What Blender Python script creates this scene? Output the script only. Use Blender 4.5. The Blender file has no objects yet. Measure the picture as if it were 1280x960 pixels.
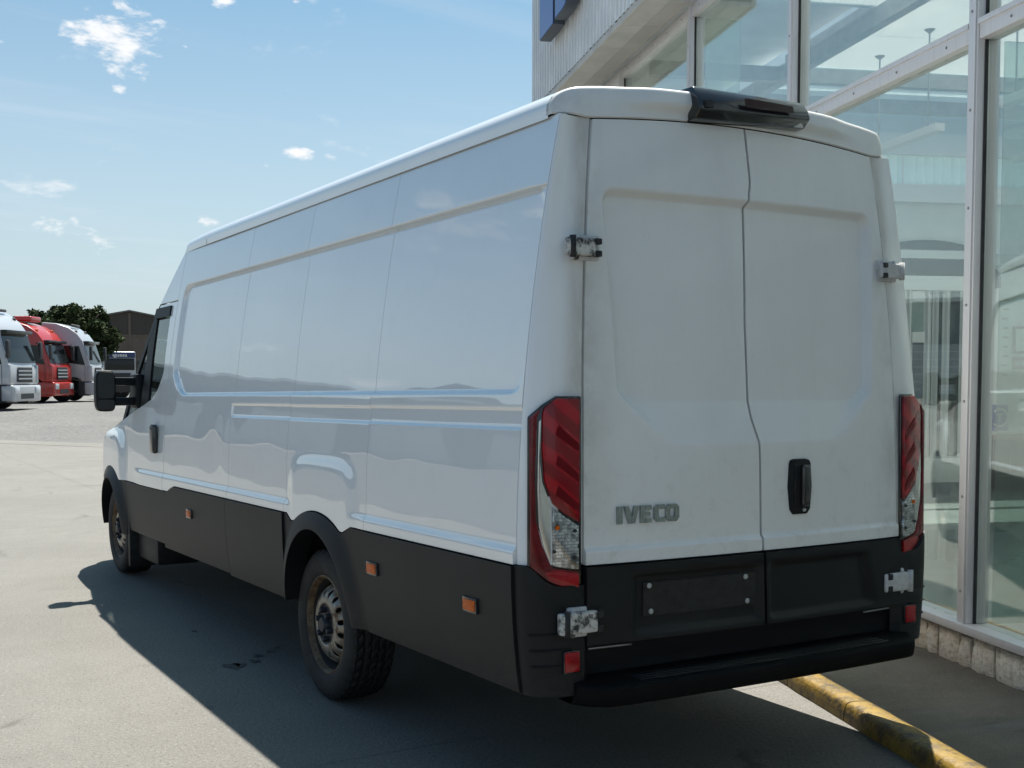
import bpy, bmesh, math, random
import numpy as np
from mathutils import Matrix, Vector, noise as mnoise
random.seed(7); rng = np.random.default_rng(7)
scene = bpy.context.scene
COL = scene.collection

# ------------------------------------------------------------------ camera calibration (pixel -> direction)
F, CX, CY = 1500.0, 640.0, 552.0
def ray(x, y): return np.array([(x-CX)/F, (y-CY)/F, 1.0])
def nrm(v): v = np.asarray(v, float); return v/np.linalg.norm(v)
_p = math.atan((CY-468)/F)
UPW = nrm([0, -math.cos(_p), -math.sin(_p)])
FV = nrm(ray(-260, 497)); RV = ray(3140, 480); RV = nrm(RV-FV*(RV@FV)); UV = nrm(np.cross(RV, FV))
if UV[1] > 0: UV = -UV
RVAN = np.stack([RV, FV, UV])
CVAN = np.array([-0.93-2.2, -2.456*2.2, 1.44])
FWL = nrm(FV-UPW*(FV@UPW)); RW = np.cross(FWL, UPW)
RWORLD = np.stack([RW, FWL, UPW])
MVAN = RWORLD@RVAN.T
TVAN = np.array([0, 0, .03])
CW = TVAN+MVAN@CVAN
def W(px, py): return RWORLD@ray(px, py)
def wz(px, py, Z): v = W(px, py); return CW+v*((Z-CW[2])/v[2])
def wplane(px, py, P, N): v = W(px, py); return CW+v*(((P-CW)@N)/(v@N))
def wdepth(px, py, D): return CW+W(px, py)*D
def von(px, py, axis, val):
    v = RVAN@ray(px, py); return CVAN+v*((val-CVAN[axis])/v[axis])

cam_d = bpy.data.cameras.new('camera'); cam = bpy.data.objects.new('camera', cam_d); COL.objects.link(cam)
cam_d.sensor_width = 36; cam_d.lens = F/1280*36; cam_d.shift_y = (CY-480)/1280; cam_d.clip_end = 3000; cam_d.clip_start = .05
_r, _u, _b = RWORLD@[1, 0, 0], RWORLD@[0, -1, 0], RWORLD@[0, 0, -1]
cam.matrix_world = Matrix([[_r[0], _u[0], _b[0], CW[0]], [_r[1], _u[1], _b[1], CW[1]], [_r[2], _u[2], _b[2], CW[2]], [0, 0, 0, 1]])
scene.camera = cam

# ------------------------------------------------------------------ sun, sky, exposure
SLAT, SLON = .275, .30            # sun direction: right and forward per metre of height
SUN_EL = math.atan(1/math.hypot(SLAT, SLON)); SUN_AZ = math.atan2(SLAT, SLON)
sd = bpy.data.lights.new('sun', 'SUN'); sd.energy = 5.0; sd.angle = math.radians(.55); sd.color = (1, .955, .88)
sun = bpy.data.objects.new('sun', sd); COL.objects.link(sun)
sun.rotation_euler = Vector((-SLAT, -SLON, -1)).to_track_quat('-Z', 'Y').to_euler()
world = bpy.data.worlds.new('World'); scene.world = world; world.use_nodes = True
SKY_STRENGTH = .0625
scene.view_settings.view_transform = 'Standard'; scene.view_settings.look = 'None'
scene.view_settings.exposure = 1.1; scene.view_settings.gamma = 1.0
scene.view_settings.use_curve_mapping = False

class NT:
    def __init__(s, tree): s.t = tree
    def n(s, typ, **kw):
        nd = s.t.nodes.new(typ)
        for k, v in kw.items():
            if k in ('op', 'operation'): nd.operation = v
            elif k.startswith('i_'):
                key = k[2:]; key = int(key) if key.isdigit() else key.replace('_', ' ')
                s.set(nd, key, v)
            else: setattr(nd, k, v)
        return nd
    def set(s, nd, key, v):
        if isinstance(v, bpy.types.NodeSocket): s.t.links.new(v, nd.inputs[key])
        else: nd.inputs[key].default_value = v
    def math(s, op, a, b=0.0, c=0.0, clamp=False):
        nd = s.t.nodes.new('ShaderNodeMath'); nd.operation = op; nd.use_clamp = clamp
        for i, v in enumerate((a, b, c)): s.set(nd, i, v)
        return nd.outputs[0]
    def mix(s, fac, a, b, blend='MIX'):
        nd = s.t.nodes.new('ShaderNodeMix'); nd.data_type = 'RGBA'; nd.blend_type = blend
        s.set(nd, 0, fac)
        for k, v in ((6, a), (7, b)):
            if not isinstance(v, bpy.types.NodeSocket): v = (*v[:3], 1)
            s.set(nd, k, v)
        return nd.outputs[2]
    def noise(s, vec, scale, detail=4, rough=.55, dist=0.0):
        nd = s.n('ShaderNodeTexNoise'); s.set(nd, 'Scale', scale); s.set(nd, 'Detail', detail); s.set(nd, 'Roughness', rough); s.set(nd, 'Distortion', dist)
        if vec is not None: s.set(nd, 'Vector', vec)
        return nd.outputs['Fac']
    def ramp(s, v, a, b, lo=0.0, hi=1.0):
        nd = s.n('ShaderNodeMapRange'); nd.interpolation_type = 'SMOOTHSTEP'
        for k, q in (('Value', v), ('From Min', a), ('From Max', b), ('To Min', lo), ('To Max', hi)): s.set(nd, k, q)
        return nd.outputs[0]
    def mapping(s, vec, scale=(1, 1, 1), rot=(0, 0, 0), loc=(0, 0, 0)):
        nd = s.n('ShaderNodeMapping'); s.set(nd, 'Vector', vec); nd.inputs['Scale'].default_value = scale
        nd.inputs['Rotation'].default_value = rot; nd.inputs['Location'].default_value = loc
        return nd.outputs[0]

def build_world():
    t = NT(world.node_tree); nodes = world.node_tree.nodes
    bg = nodes['Background']
    sky = t.n('ShaderNodeTexSky'); sky.sky_type = 'NISHITA'; sky.sun_disc = False
    sky.sun_elevation = SUN_EL; sky.sun_rotation = SUN_AZ; sky.air_density = 1.0; sky.dust_density = 2.6; sky.ozone_density = 1.2; sky.altitude = 200
    tc = t.n('ShaderNodeTexCoord'); d = tc.outputs['Generated']
    sep = t.n('ShaderNodeSeparateXYZ'); t.set(sep, 0, d)
    zz = t.math('ADD', t.math('MAXIMUM', sep.outputs[2], 0.0), .22)
    px = t.math('DIVIDE', sep.outputs[0], zz); py = t.math('DIVIDE', sep.outputs[1], zz)
    cmb = t.n('ShaderNodeCombineXYZ'); t.set(cmb, 0, px); t.set(cmb, 1, py)
    n1 = t.noise(cmb.outputs[0], 2.1, 8, .58, .3)
    n2 = t.noise(t.mapping(d, (1, 1, 2.3)), 26, 7, .62, .2)
    boost = None
    for (x, y, s, k) in CLOUDS:
        v = nrm(W(x, y))
        sub = t.n('ShaderNodeVectorMath', operation='SUBTRACT'); t.set(sub, 0, d); sub.inputs[1].default_value = tuple(v)
        sc = t.n('ShaderNodeVectorMath', operation='MULTIPLY'); t.set(sc, 0, sub.outputs[0]); sc.inputs[1].default_value = (1, 1, 1.7)
        ln = t.n('ShaderNodeVectorMath', operation='LENGTH'); t.set(ln, 0, sc.outputs[0])
        g = t.ramp(ln.outputs['Value'], 0.0, 1.75*s/F, k*.66, 0.0)
        g = t.math('MULTIPLY', g, 1.0)
        boost = g if boost is None else t.math('MAXIMUM', boost, g)
    c1 = t.ramp(t.math('ADD', t.math('MULTIPLY', n1, .78), t.math('MULTIPLY', n2, .22)), .56, .70)
    c2 = t.ramp(t.math('ADD', n2, boost), .80, .98)
    wisp = t.math('MULTIPLY', t.ramp(t.noise(t.mapping(cmb.outputs[0], (.5, 2.6, 1), (0, 0, .5)), 1.6, 6, .6, .6), .48, .85), .22)
    dens = t.math('MAXIMUM', t.math('MAXIMUM', c1, c2), wisp)
    dens = t.math('MULTIPLY', dens, t.ramp(sep.outputs[2], .015, .10))
    base = t.mix(1.0, sky.outputs[0], SKY_TINT, 'MULTIPLY')
    base = t.mix(t.ramp(sep.outputs[2], .42, .0, 0.0, .62), base, SKY_HAZE)
    cl = t.mix(n2, (6.6, 6.7, 6.9), (8.4, 8.4, 8.4))
    col = t.mix(t.math('MULTIPLY', dens, .93), base, cl)
    t.set(bg, 'Color', col); t.set(bg, 'Strength', SKY_STRENGTH)
CLOUDS = [(128, 38, 66, .66), (160, 62, 72, .64), (170, 38, 50, .6), (148, 8, 20, .55), (92, 288, 58, .64), (68, 284, 30, .56), (118, 294, 34, .56),
          (375, 192, 26, .55), (415, 197, 16, .55), (258, 276, 26, .58), (333, 207, 8, .5), (280, 2, 18, .55), (370, 2, 10, .5), (150, 112, 14, .52), (2, 53, 8, .5), (230, 60, 12, .5)]
SKY_TINT = (.53, .86, .93); SKY_HAZE = (6.1, 6.5, 6.9)
build_world()

# ------------------------------------------------------------------ materials
MATS = {}
def material(name, col, rough=.6, metal=0.0, var=0.0, scale=8.0, bump=0.0, bscale=60.0, coat=0.0, spec=.5, emit=0.0, build=None, detail=5):
    m = bpy.data.materials.new(name); m.use_nodes = True
    t = NT(m.node_tree); b = m.node_tree.nodes['Principled BSDF']
    tc = t.n('ShaderNodeTexCoord'); ob = tc.outputs['Object']
    t.set(b, 'Roughness', rough); t.set(b, 'Metallic', metal); t.set(b, 'Coat Weight', coat); b.inputs['Coat Roughness'].default_value = .04
    t.set(b, 'Specular IOR Level', spec)
    c = (*col, 1)
    nz = t.noise(ob, scale, detail)
    lo = tuple(max(0, x*(1-var)) for x in col); hi = tuple(x*(1+var) for x in col)
    t.set(b, 'Base Color', t.mix(t.ramp(nz, .25, .75), lo, hi))
    if bump:
        bp = t.n('ShaderNodeBump'); t.set(bp, 'Strength', bump); t.set(bp, 'Distance', .01)
        t.set(bp, 'Height', t.noise(ob, bscale, 5)); t.set(b, 'Normal', bp.outputs[0])
    if build: build(t, b, ob)
    MATS[name] = m
    return m

def _paint(t, b, ob):
    n = t.noise(ob, 1.3, 3); d = t.ramp(t.noise(ob, 5, 8, .7), .45, .8)
    t.set(b, 'Base Color', t.mix(t.math('MULTIPLY', d, .35), (.80, .81, .805), (.71, .705, .685)))
    t.set(b, 'Roughness', t.ramp(n, .3, .7, .28, .36))
    bp = t.n('ShaderNodeBump'); t.set(bp, 'Strength', .07); t.set(bp, 'Distance', .05); t.set(bp, 'Height', t.noise(ob, 2.0, 1)); t.set(b, 'Normal', bp.outputs[0])
    b.inputs['Coat Roughness'].default_value = .015; t.set(b, 'Coat Normal', bp.outputs[0]); b.inputs['Coat IOR'].default_value = 2.3
material('van_paint', (.78, .79, .79), .3, coat=1.0, build=_paint)
def _dusty(t, b, ob):
    n = t.ramp(t.noise(ob, 1.6, 6, .65), .35, .75); st = t.ramp(t.noise(t.mapping(ob, (22, 22, 1.2)), 1.0, 6, .7), .45, .85)
    fine = t.ramp(t.noise(ob, 90, 3), .66, .78)
    sep = t.n('ShaderNodeSeparateXYZ'); t.set(sep, 0, ob)
    low = t.ramp(sep.outputs[2], 1.5, .8)
    c = t.mix(t.math('MULTIPLY', n, .5), (.74, .745, .735), (.67, .67, .65))
    c = t.mix(t.math('MULTIPLY', st, .16), c, (.60, .58, .53))
    edge = t.ramp(t.math('ABSOLUTE', sep.outputs[0]), .60, .84)
    c = t.mix(t.math('MULTIPLY', t.math('MULTIPLY', edge, t.ramp(t.noise(ob, 3, 6, .7), .35, .65)), .6), c, (.36, .33, .29))
    c = t.mix(t.math('MULTIPLY', t.math('MULTIPLY', low, t.ramp(t.noise(ob, 14, 7, .75), .5, .75)), .4), c, (.42, .40, .37))
    c = t.mix(t.math('MULTIPLY', fine, .25), c, (.4, .37, .32))
    t.set(b, 'Base Color', c); t.set(b, 'Roughness', t.ramp(n, 0, 1, .42, .6))
    bp = t.n('ShaderNodeBump'); t.set(bp, 'Strength', .1); t.set(bp, 'Distance', .04); t.set(bp, 'Height', t.noise(ob, 2.5, 1)); t.set(b, 'Normal', bp.outputs[0])
def _post(t, b, ob):
    sep = t.n('ShaderNodeSeparateXYZ'); t.set(sep, 0, ob); ax = t.math('ABSOLUTE', sep.outputs[0])
    prox = t.ramp(t.math('ADD', ax, t.math('MULTIPLY', sep.outputs[2], .078)), .995, .905)
    n = t.ramp(t.noise(t.mapping(ob, (6, 6, 1.6)), 1.0, 7, .7), .30, .66)
    d = t.math('MULTIPLY', prox, t.math('ADD', t.math('MULTIPLY', n, .6), .25))
    t.set(b, 'Base Color', t.mix(d, (.82, .83, .83), (.44, .41, .365))); t.set(b, 'Roughness', t.ramp(d, 0, .6, .3, .6)); t.set(b, 'Coat Weight', t.ramp(d, 0, .5, 1, .15))
material('van_paint_post', (.8, .8, .8), .3, coat=1.0, build=_post)
material('van_paint_dusty', (.7, .7, .69), .5, coat=.5, build=_dusty)
def _clad(t, b, ob):
    n = t.ramp(t.noise(ob, 2.2, 7, .65), .4, .75); sep = t.n('ShaderNodeSeparateXYZ'); t.set(sep, 0, ob)
    low = t.math('MULTIPLY', t.ramp(sep.outputs[2], .62, .40), t.ramp(t.noise(t.mapping(ob, (1, 1, 3)), 9, 8, .75), .38, .7))
    c = t.mix(t.math('MULTIPLY', n, .7), (.006, .0072, .0084), (.012, .0136, .015))
    c = t.mix(t.math('MULTIPLY', low, .55), c, (.030, .029, .027))
    t.set(b, 'Base Color', c)
    bp = t.n('ShaderNodeBump'); t.set(bp, 'Strength', .25); t.set(bp, 'Distance', .002); t.set(bp, 'Height', t.noise(ob, 420, 2)); t.set(b, 'Normal', bp.outputs[0])
material('black_plastic', (.02, .022, .024), .5, spec=.28, build=_clad)
material('bumper_plastic', (.004, .0044, .0048), .7, spec=.12, bump=.3, bscale=300)
material('black_gloss', (.012, .013, .015), .18, coat=.5)
material('dark_void', (.006, .006, .007), .9)
material('dark_metal', (.02, .02, .022), .7, var=.3)
def _tyre(t, b, ob):
    n = t.ramp(t.noise(ob, 12, 7, .7), .4, .75)
    t.set(b, 'Base Color', t.mix(n, (.006, .006, .0065), (.017, .0165, .0155)))
material('tyre_rubber', (.02, .02, .02), .75, bump=.25, bscale=90, build=_tyre)
def _rim(t, b, ob):
    r = t.ramp(t.noise(ob, 13, 8, .72), .48, .62); r2 = t.ramp(t.noise(ob, 40, 6, .7), .55, .7)
    c = t.mix(r, (.27, .245, .205), (.12, .058, .022)); c = t.mix(t.math('MULTIPLY', r2, .7), c, (.10, .06, .035))
    t.set(b, 'Base Color', c); t.set(b, 'Metallic', t.ramp(r, 0, 1, .55, 0)); t.set(b, 'Roughness', t.ramp(r, 0, 1, .35, .8))
material('rusty_steel', (.4, .4, .4), .4, build=_rim)
def _lip(t, b, ob):
    r = t.ramp(t.noise(ob, 22, 8, .7), .35, .65); t.set(b, 'Base Color', t.mix(r, (.15, .11, .065), (.075, .042, .02)))
material('rust_lip', (.2, .15, .1), .6, metal=.2, build=_lip)
material('hub_dark', (.03, .032, .037), .5, metal=.4, var=.4, scale=30)
material('chrome', (.62, .64, .65), .12, metal=1.0)
material('badge_chrome', (.34, .375, .38), .22, metal=1.0)
def _hinge(t, b, ob):
    g = t.ramp(t.noise(ob, 26, 8, .75), .42, .6)
    t.set(b, 'Base Color', t.mix(g, (.58, .565, .53), (.02, .019, .018))); t.set(b, 'Roughness', .6)
material('hinge_dirty', (.5, .5, .5), .6, bump=.4, bscale=120, build=_hinge)
material('hinge_clean', (.48, .48, .48), .45, var=.15, scale=30)
def _red(t, b, ob):
    sep = t.n('ShaderNodeSeparateXYZ'); t.set(sep, 0, ob)
    w = t.n('ShaderNodeTexWave'); w.wave_type = 'BANDS'; w.bands_direction = 'DIAGONAL'; t.set(w, 'Vector', t.mapping(ob, (1, 0, 1.2))); w.inputs['Scale'].default_value = 5.0; w.inputs['Distortion'].default_value = 1.5
    br = t.n('ShaderNodeTexBrick'); t.set(br, 'Vector', t.mapping(ob, (1, 1, 1), (math.pi/2, 0, 0))); br.inputs['Scale'].default_value = 30; br.inputs['Mortar Size'].default_value = .012
    f = t.ramp(w.outputs['Fac'], .25, .75)
    c = t.mix(f, (.20, .003, .008), (.36, .004, .012)); c = t.mix(t.math('MULTIPLY', br.outputs['Fac'], .5), c, (.10, .003, .006))
    t.set(b, 'Base Color', c)
material('red_lens', (.4, .01, .02), .2, spec=.3, coat=.35, build=_red)
material('outer_red_lens', (.13, .003, .007), .2, spec=.3, coat=.35, var=.3, scale=25)
material('red_lens_plain', (.30, .005, .010), .2, spec=.3, coat=.35, var=.25, scale=30)
def _clear(t, b, ob):
    br = t.n('ShaderNodeTexBrick'); t.set(br, 'Vector', t.mapping(ob, (1, 1, 1), (math.pi/2, 0, 0))); br.inputs['Scale'].default_value = 22; br.inputs['Mortar Size'].default_value = .035
    n = t.ramp(t.noise(ob, 22, 5, .7), .4, .62)
    c = t.mix(n, (.62, .64, .64), (.12, .13, .13)); c = t.mix(t.math('MULTIPLY', br.outputs['Fac'], .7), c, (.2, .21, .21))
    t.set(b, 'Base Color', c)
    bp = t.n('ShaderNodeBump'); t.set(bp, 'Strength', .6); t.set(bp, 'Distance', .005); t.set(bp, 'Height', t.math('SUBTRACT', 1.0, br.outputs['Fac'])); t.set(b, 'Normal', bp.outputs[0])
material('lens_dark_red', (.13, .002, .006), .45, spec=.15)
material('brake_lens', (.022, .002, .003), .2, spec=.3)
material('clear_lens', (.6, .6, .6), .1, metal=.6, coat=1.0, build=_clear)
material('reflector_silver', (.66, .64, .60), .15, metal=.7, coat=1.0, var=.15, scale=10)
material('orange_lens', (.55, .10, .004), .35, spec=.25, var=.25, scale=60)
material('screw_white', (.42, .42, .41), .4, metal=.3)
material('plate_grime', (.013, .0125, .012), .75, var=.5, scale=30, bump=.3, bscale=80)
def glass(name, tint, ior=1.5, rough=0.0, extra=0.0, dirt=0.0):
    m = bpy.data.materials.new(name); m.use_nodes = True; t = NT(m.node_tree); nd = m.node_tree.nodes
    nd.remove(nd['Principled BSDF']); out = nd['Material Output']
    tr = t.n('ShaderNodeBsdfTransparent'); tr.inputs[0].default_value = (*tint, 1)
    gl = t.n('ShaderNodeBsdfGlossy'); gl.inputs['Roughness'].default_value = rough; gl.inputs['Color'].default_value = (.95, 1, .98, 1)
    lw = t.n('ShaderNodeLayerWeight'); lw.inputs[0].default_value = .5; r0 = ((ior-1)/(ior+1))**2
    fr = t.math('ADD', t.math('MULTIPLY', t.math('POWER', lw.outputs['Facing'], 5.0), 1-r0), r0)
    tc = t.n('ShaderNodeTexCoord')
    bp = t.n('ShaderNodeBump'); t.set(bp, 'Strength', .012); t.set(bp, 'Distance', .05); t.set(bp, 'Height', t.noise(tc.outputs['Object'], .9, 0)); t.set(gl, 'Normal', bp.outputs[0])
    mx = t.n('ShaderNodeMixShader'); t.set(mx, 0, t.math('ADD', fr, extra, clamp=True)); t.set(mx, 1, tr.outputs[0]); t.set(mx, 2, gl.outputs[0])
    last = mx.outputs[0]
    if dirt:
        df = t.n('ShaderNodeBsdfDiffuse'); df.inputs[0].default_value = (.6, .62, .6, 1)
        m2 = t.n('ShaderNodeMixShader'); t.set(m2, 0, t.math('MULTIPLY', t.ramp(t.noise(tc.outputs['Object'], 1.5, 7, .7), .35, .8), dirt)); t.set(m2, 1, last); t.set(m2, 2, df.outputs[0]); last = m2.outputs[0]
    t.t.links.new(last, out.inputs['Surface']); MATS[name] = m
    return m
glass('facade_glass', (.955, .985, .975), 1.9, extra=.045, dirt=.02)
glass('van_glass', (.40, .46, .44), 1.5, extra=.04)
glass('fin_glass', (.68, .78, .75), 1.5, extra=.06, dirt=.25)
material('mirror_glass', (.012, .015, .015), .1, spec=.35)
material('window_dark', (.010, .013, .014), .12, spec=.35)

def _concrete(t, b, ob):
    n1 = t.ramp(t.noise(ob, .55, 8, .62), .3, .7); n2 = t.ramp(t.noise(ob, 4.5, 8, .7), .35, .7); n3 = t.noise(ob, 130, 3, .7); n4 = t.ramp(t.noise(ob, 42, 4, .65), .35, .7)
    st = t.ramp(t.noise(t.mapping(ob, (.35, 2.2, 1), (0, 0, .9)), 1.0, 7, .65), .42, .72)
    c = t.mix(n1, (0.1397, 0.1330, 0.1179), (0.1777, 0.1696, 0.1513)); c = t.mix(t.math('MULTIPLY', n2, .4), c, (0.1066, 0.1016, 0.0914))
    c = t.mix(t.math('MULTIPLY', st, .38), c, (0.1828, 0.1777, 0.1625))
    c = t.mix(t.math('MULTIPLY', t.ramp(n3, .5, .66), .62), c, (0.0685, 0.0650, 0.0574)); c = t.mix(t.math('MULTIPLY', t.ramp(n3, .48, .34), .6), c, (0.2539, 0.2438, 0.2184))
    n5 = t.noise(ob, 62, 2, .5)
    c = t.mix(t.math('MULTIPLY', n4, .2), c, (0.0863, 0.0838, 0.0762)); c = t.mix(t.math('MULTIPLY', t.ramp(n5, .60, .68), .55), c, (0.0558, 0.0534, 0.0457)); c = t.mix(t.math('MULTIPLY', t.ramp(n5, .38, .30), .5), c, (0.2793, 0.2692, 0.2438))
    v = t.n('ShaderNodeTexVoronoi'); v.feature = 'DISTANCE_TO_EDGE'; v.inputs['Scale'].default_value = .23
    wob = t.n('ShaderNodeVectorMath', operation='ADD'); t.set(wob, 0, ob)
    wn = t.n('ShaderNodeTexNoise'); wn.inputs['Scale'].default_value = 1.7; wn.inputs['Detail'].default_value = 6; t.set(wn, 'Vector', ob); t.set(wob, 1, wn.outputs['Color']); t.set(v, 'Vector', wob.outputs[0])
    crack = t.math('MULTIPLY', t.ramp(v.outputs['Distance'], .012, .0), t.ramp(t.noise(ob, 1.1, 3), .48, .6))
    c = t.mix(t.math('MULTIPLY', crack, .5), c, (0.0508, 0.0482, 0.0431))
    t.set(b, 'Base Color', c)
    bp = t.n('ShaderNodeBump'); t.set(bp, 'Strength', .6); t.set(bp, 'Distance', .007); t.set(bp, 'Height', t.math('ADD', n3, t.math('MULTIPLY', n4, .6))); t.set(b, 'Normal', bp.outputs[0])
material('concrete', (.3, .29, .27), .88, build=_concrete)
def _gravel(t, b, ob):
    n = t.noise(ob, 9, 8, .75); n2 = t.noise(ob, .25, 5); n3 = t.noise(ob, 45, 4, .8)
    c = t.mix(t.ramp(n, .35, .7), (0.0756, 0.0741, 0.0696), (0.2016, 0.1991, 0.1915)); c = t.mix(t.math('MULTIPLY', t.ramp(n3, .45, .7), .5), c, (0.0504, 0.0504, 0.0494)); c = t.mix(t.math('MULTIPLY', t.ramp(n2, .4, .7), .3), c, (0.2117, 0.2066, 0.1966))
    t.set(b, 'Base Color', c)
    bp = t.n('ShaderNodeBump'); t.set(bp, 'Strength', 1); t.set(bp, 'Distance', .05); t.set(bp, 'Height', n); t.set(b, 'Normal', bp.outputs[0])
material('yard_gravel', (.3, .3, .3), .95, build=_gravel)
def _asph(t, b, ob):
    n1 = t.ramp(t.noise(ob, 1.4, 8, .65), .3, .7); n3 = t.noise(ob, 170, 3, .7); st = t.ramp(t.noise(t.mapping(ob, (3.5, .5, 1), (0, 0, .55)), 1.4, 7, .6, .5), .54, .62)
    c = t.mix(n1, (0.0972, 0.0778, 0.0562), (0.2088, 0.1692, 0.1224)); c = t.mix(t.math('MULTIPLY', t.ramp(n3, .5, .7), .5), c, (0.0396, 0.0324, 0.0245)); c = t.mix(t.math('MULTIPLY', t.ramp(n3, .46, .34), .55), c, (0.3024, 0.2592, 0.2016))
    c = t.mix(t.math('MULTIPLY', t.ramp(t.noise(ob, 3, 8, .7), .45, .7), .5), c, (0.1224, 0.1116, 0.0936))
    c = t.mix(t.math('MULTIPLY', t.math('MULTIPLY', st, t.ramp(t.noise(ob, 1.9, 2), .45, .6)), .32), c, (0.2592, 0.2448, 0.2160))  # pale streaks: sun thrown off the glass, put into the colour
    t.set(b, 'Base Color', c)
    bp = t.n('ShaderNodeBump'); t.set(bp, 'Strength', .6); t.set(bp, 'Distance', .006); t.set(bp, 'Height', n3); t.set(b, 'Normal', bp.outputs[0])
material('pavement_asphalt', (.1, .095, .085), .85, build=_asph)
material('added_asphalt', (.055, .054, .052), .9, var=.3, scale=3, bump=.5, bscale=120)
def _yellow(t, b, ob):
    w = t.ramp(t.noise(ob, 11, 9, .75), .46, .62); w2 = t.ramp(t.noise(ob, 2.5, 5, .6), .35, .7)
    c = t.mix(w2, (0.1901, 0.1152, 0.0104), (0.2650, 0.1670, 0.0173)); c = t.mix(t.math('MULTIPLY', t.ramp(t.noise(ob, 4, 7, .7), .5, .68), .7), c, (0.0480, 0.0360, 0.0200)); c = t.mix(t.math('MULTIPLY', w, .9), c, (0.0432, 0.0317, 0.0173)); c = t.mix(t.ramp(t.noise(ob, 7, 8, .8), .66, .72), c, (0.1728, 0.1613, 0.1382))
    t.set(b, 'Base Color', c)
material('kerb_yellow', (.5, .33, .03), .5, bump=.6, bscale=40, build=_yellow)
def _stone(t, b, ob):
    oi = t.n('ShaderNodeObjectInfo')
    n = t.ramp(t.noise(ob, 16, 9, .7), .35, .68); n2 = t.ramp(t.noise(ob, 48, 6, .7), .45, .7)
    base = t.mix(oi.outputs['Random'], (.72, .67, .58), (.48, .34, .22)); c = t.mix(t.math('MULTIPLY', n, .6), base, (.80, .77, .70)); c = t.mix(t.math('MULTIPLY', n2, .6), c, (.17, .13, .095))
    t.set(b, 'Base Color', c)
material('plinth_stone', (.45, .42, .36), .85, bump=.9, bscale=28, build=_stone)
material('mortar', (.20, .17, .135), .9, var=.3, scale=30, bump=.5)
def _alu(t, b, ob):
    st = t.ramp(t.noise(t.mapping(ob, (40, 40, 1.5)), 1, 5, .7), .45, .8)
    t.set(b, 'Base Color', t.mix(t.math('MULTIPLY', st, .5), (.62, .60, .60), (.44, .42, .41)))
material('frame_aluminium', (.6, .59, .59), .42, metal=.25, build=_alu)
material('rivet', (.30, .30, .30), .4, metal=.8)
material('cladding_steel', (.74, .75, .75), .5, metal=.15, var=.08, scale=3)
material('fascia_grey', (.50, .485, .455), .6, var=.1, scale=4)
material('soffit_grey', (.40, .385, .36), .7, var=.08, scale=3)
material('sign_blue', (.015, .055, .30), .35, coat=.3)
material('sign_side', (.05, .065, .085), .5)
material('white_wall', (.74, .75, .73), .8, var=.05, scale=2)
material('white_frame', (.80, .80, .79), .45)
material('ceiling_white', (.66, .68, .68), .8, var=.04, scale=3)
def _transl(t, b, ob):
    tr = t.n('ShaderNodeBsdfTranslucent'); tr.inputs[0].default_value = (.90, .92, .90, 1); mx = t.n('ShaderNodeMixShader'); mx.inputs[0].default_value = .42
    out = [q for q in t.t.nodes if q.type == 'OUTPUT_MATERIAL'][0]; t.set(mx, 1, b.outputs[0]); t.set(mx, 2, tr.outputs[0]); t.t.links.new(mx.outputs[0], out.inputs['Surface'])
material('ceiling_sheet', (.70, .72, .72), .8, var=.04, scale=3, build=_transl)  # translucency added so sunlight glows through and brightens the showroom
def _transl2(t, b, ob):
    tr = t.n('ShaderNodeBsdfTranslucent'); tr.inputs[0].default_value = (.72, .88, .84, 1); mx = t.n('ShaderNodeMixShader'); mx.inputs[0].default_value = .7
    out = [q for q in t.t.nodes if q.type == 'OUTPUT_MATERIAL'][0]; t.set(mx, 1, b.outputs[0]); t.set(mx, 2, tr.outputs[0]); t.t.links.new(mx.outputs[0], out.inputs['Surface'])
material('clerestory_sheet', (.62, .74, .71), .6, var=.15, scale=5, build=_transl2)
material('steel_beam', (.45, .47, .48), .5, var=.1)
material('floor_grey', (.30, .34, .32), .18, var=.12, scale=1.5, coat=.3)
material('cabin_glass', (.07, .085, .085), .15, var=.5, scale=3)
material('translucent_sheet', (.60, .72, .69), .5, var=.15, scale=5)
material('paper_white', (.75, .75, .72), .8)
material('ink_grey', (.18, .18, .18), .8)
material('wood_brown', (.22, .15, .09), .6, var=.3, scale=12)
material('dark_furniture', (.03, .032, .036), .5, var=.3)
material('red_brown', (.18, .04, .03), .6)
material('truck_white', (0.386, 0.399, 0.412), .3, coat=.8)
material('truck_grey', (0.370, 0.361, 0.374), .3, coat=.8)
material('truck_red', (.36, .018, .010), .35, coat=.6, var=.1, scale=3)
material('truck_dark', (.025, .026, .028), .55)
material('lamp_glass', (.62, .64, .66), .1, coat=1)
material('banner_blue', (.02, .035, .12), .4)
def _leaf(t, b, ob):
    oi = t.noise(ob, .9, 4); n = t.noise(ob, 9, 3)
    t.set(b, 'Base Color', t.mix(t.math('MULTIPLY', t.ramp(oi, .3, .7), n), (0.0272, 0.0391, 0.0170), (0.0808, 0.1062, 0.0442)))
    t.set(b, 'Subsurface Weight', 0.0)
material('foliage', (.05, .07, .03), .9, spec=.1, build=_leaf)
material('bark', (.09, .07, .05), .9, var=.3, scale=10)
def _ware(t, b, ob):
    w = t.noise(t.mapping(ob, (1, 1, 1)), .6, 7, .7); st = t.noise(t.mapping(ob, (6, 6, .5)), .6, 5)
    t.set(b, 'Base Color', t.mix(t.math('MULTIPLY', w, st), (0.0527, 0.0432, 0.0359), (0.1001, 0.0817, 0.0685)))
material('warehouse_brown', (.12, .09, .07), .9, build=_ware)
material('warehouse_light', (.135, .105, .08), .9, var=.15, scale=.8)
material('warehouse_roof', (.14, .125, .11), .8, var=.1)
material('shed_grey', (.15, .17, .19), .7, var=.08, scale=.5)
material('shed_band', (.70, .70, .68), .7)
material('stain', (.07, .068, .064), .5)
material('drain_dark', (.03, .03, .03), .8)

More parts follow.
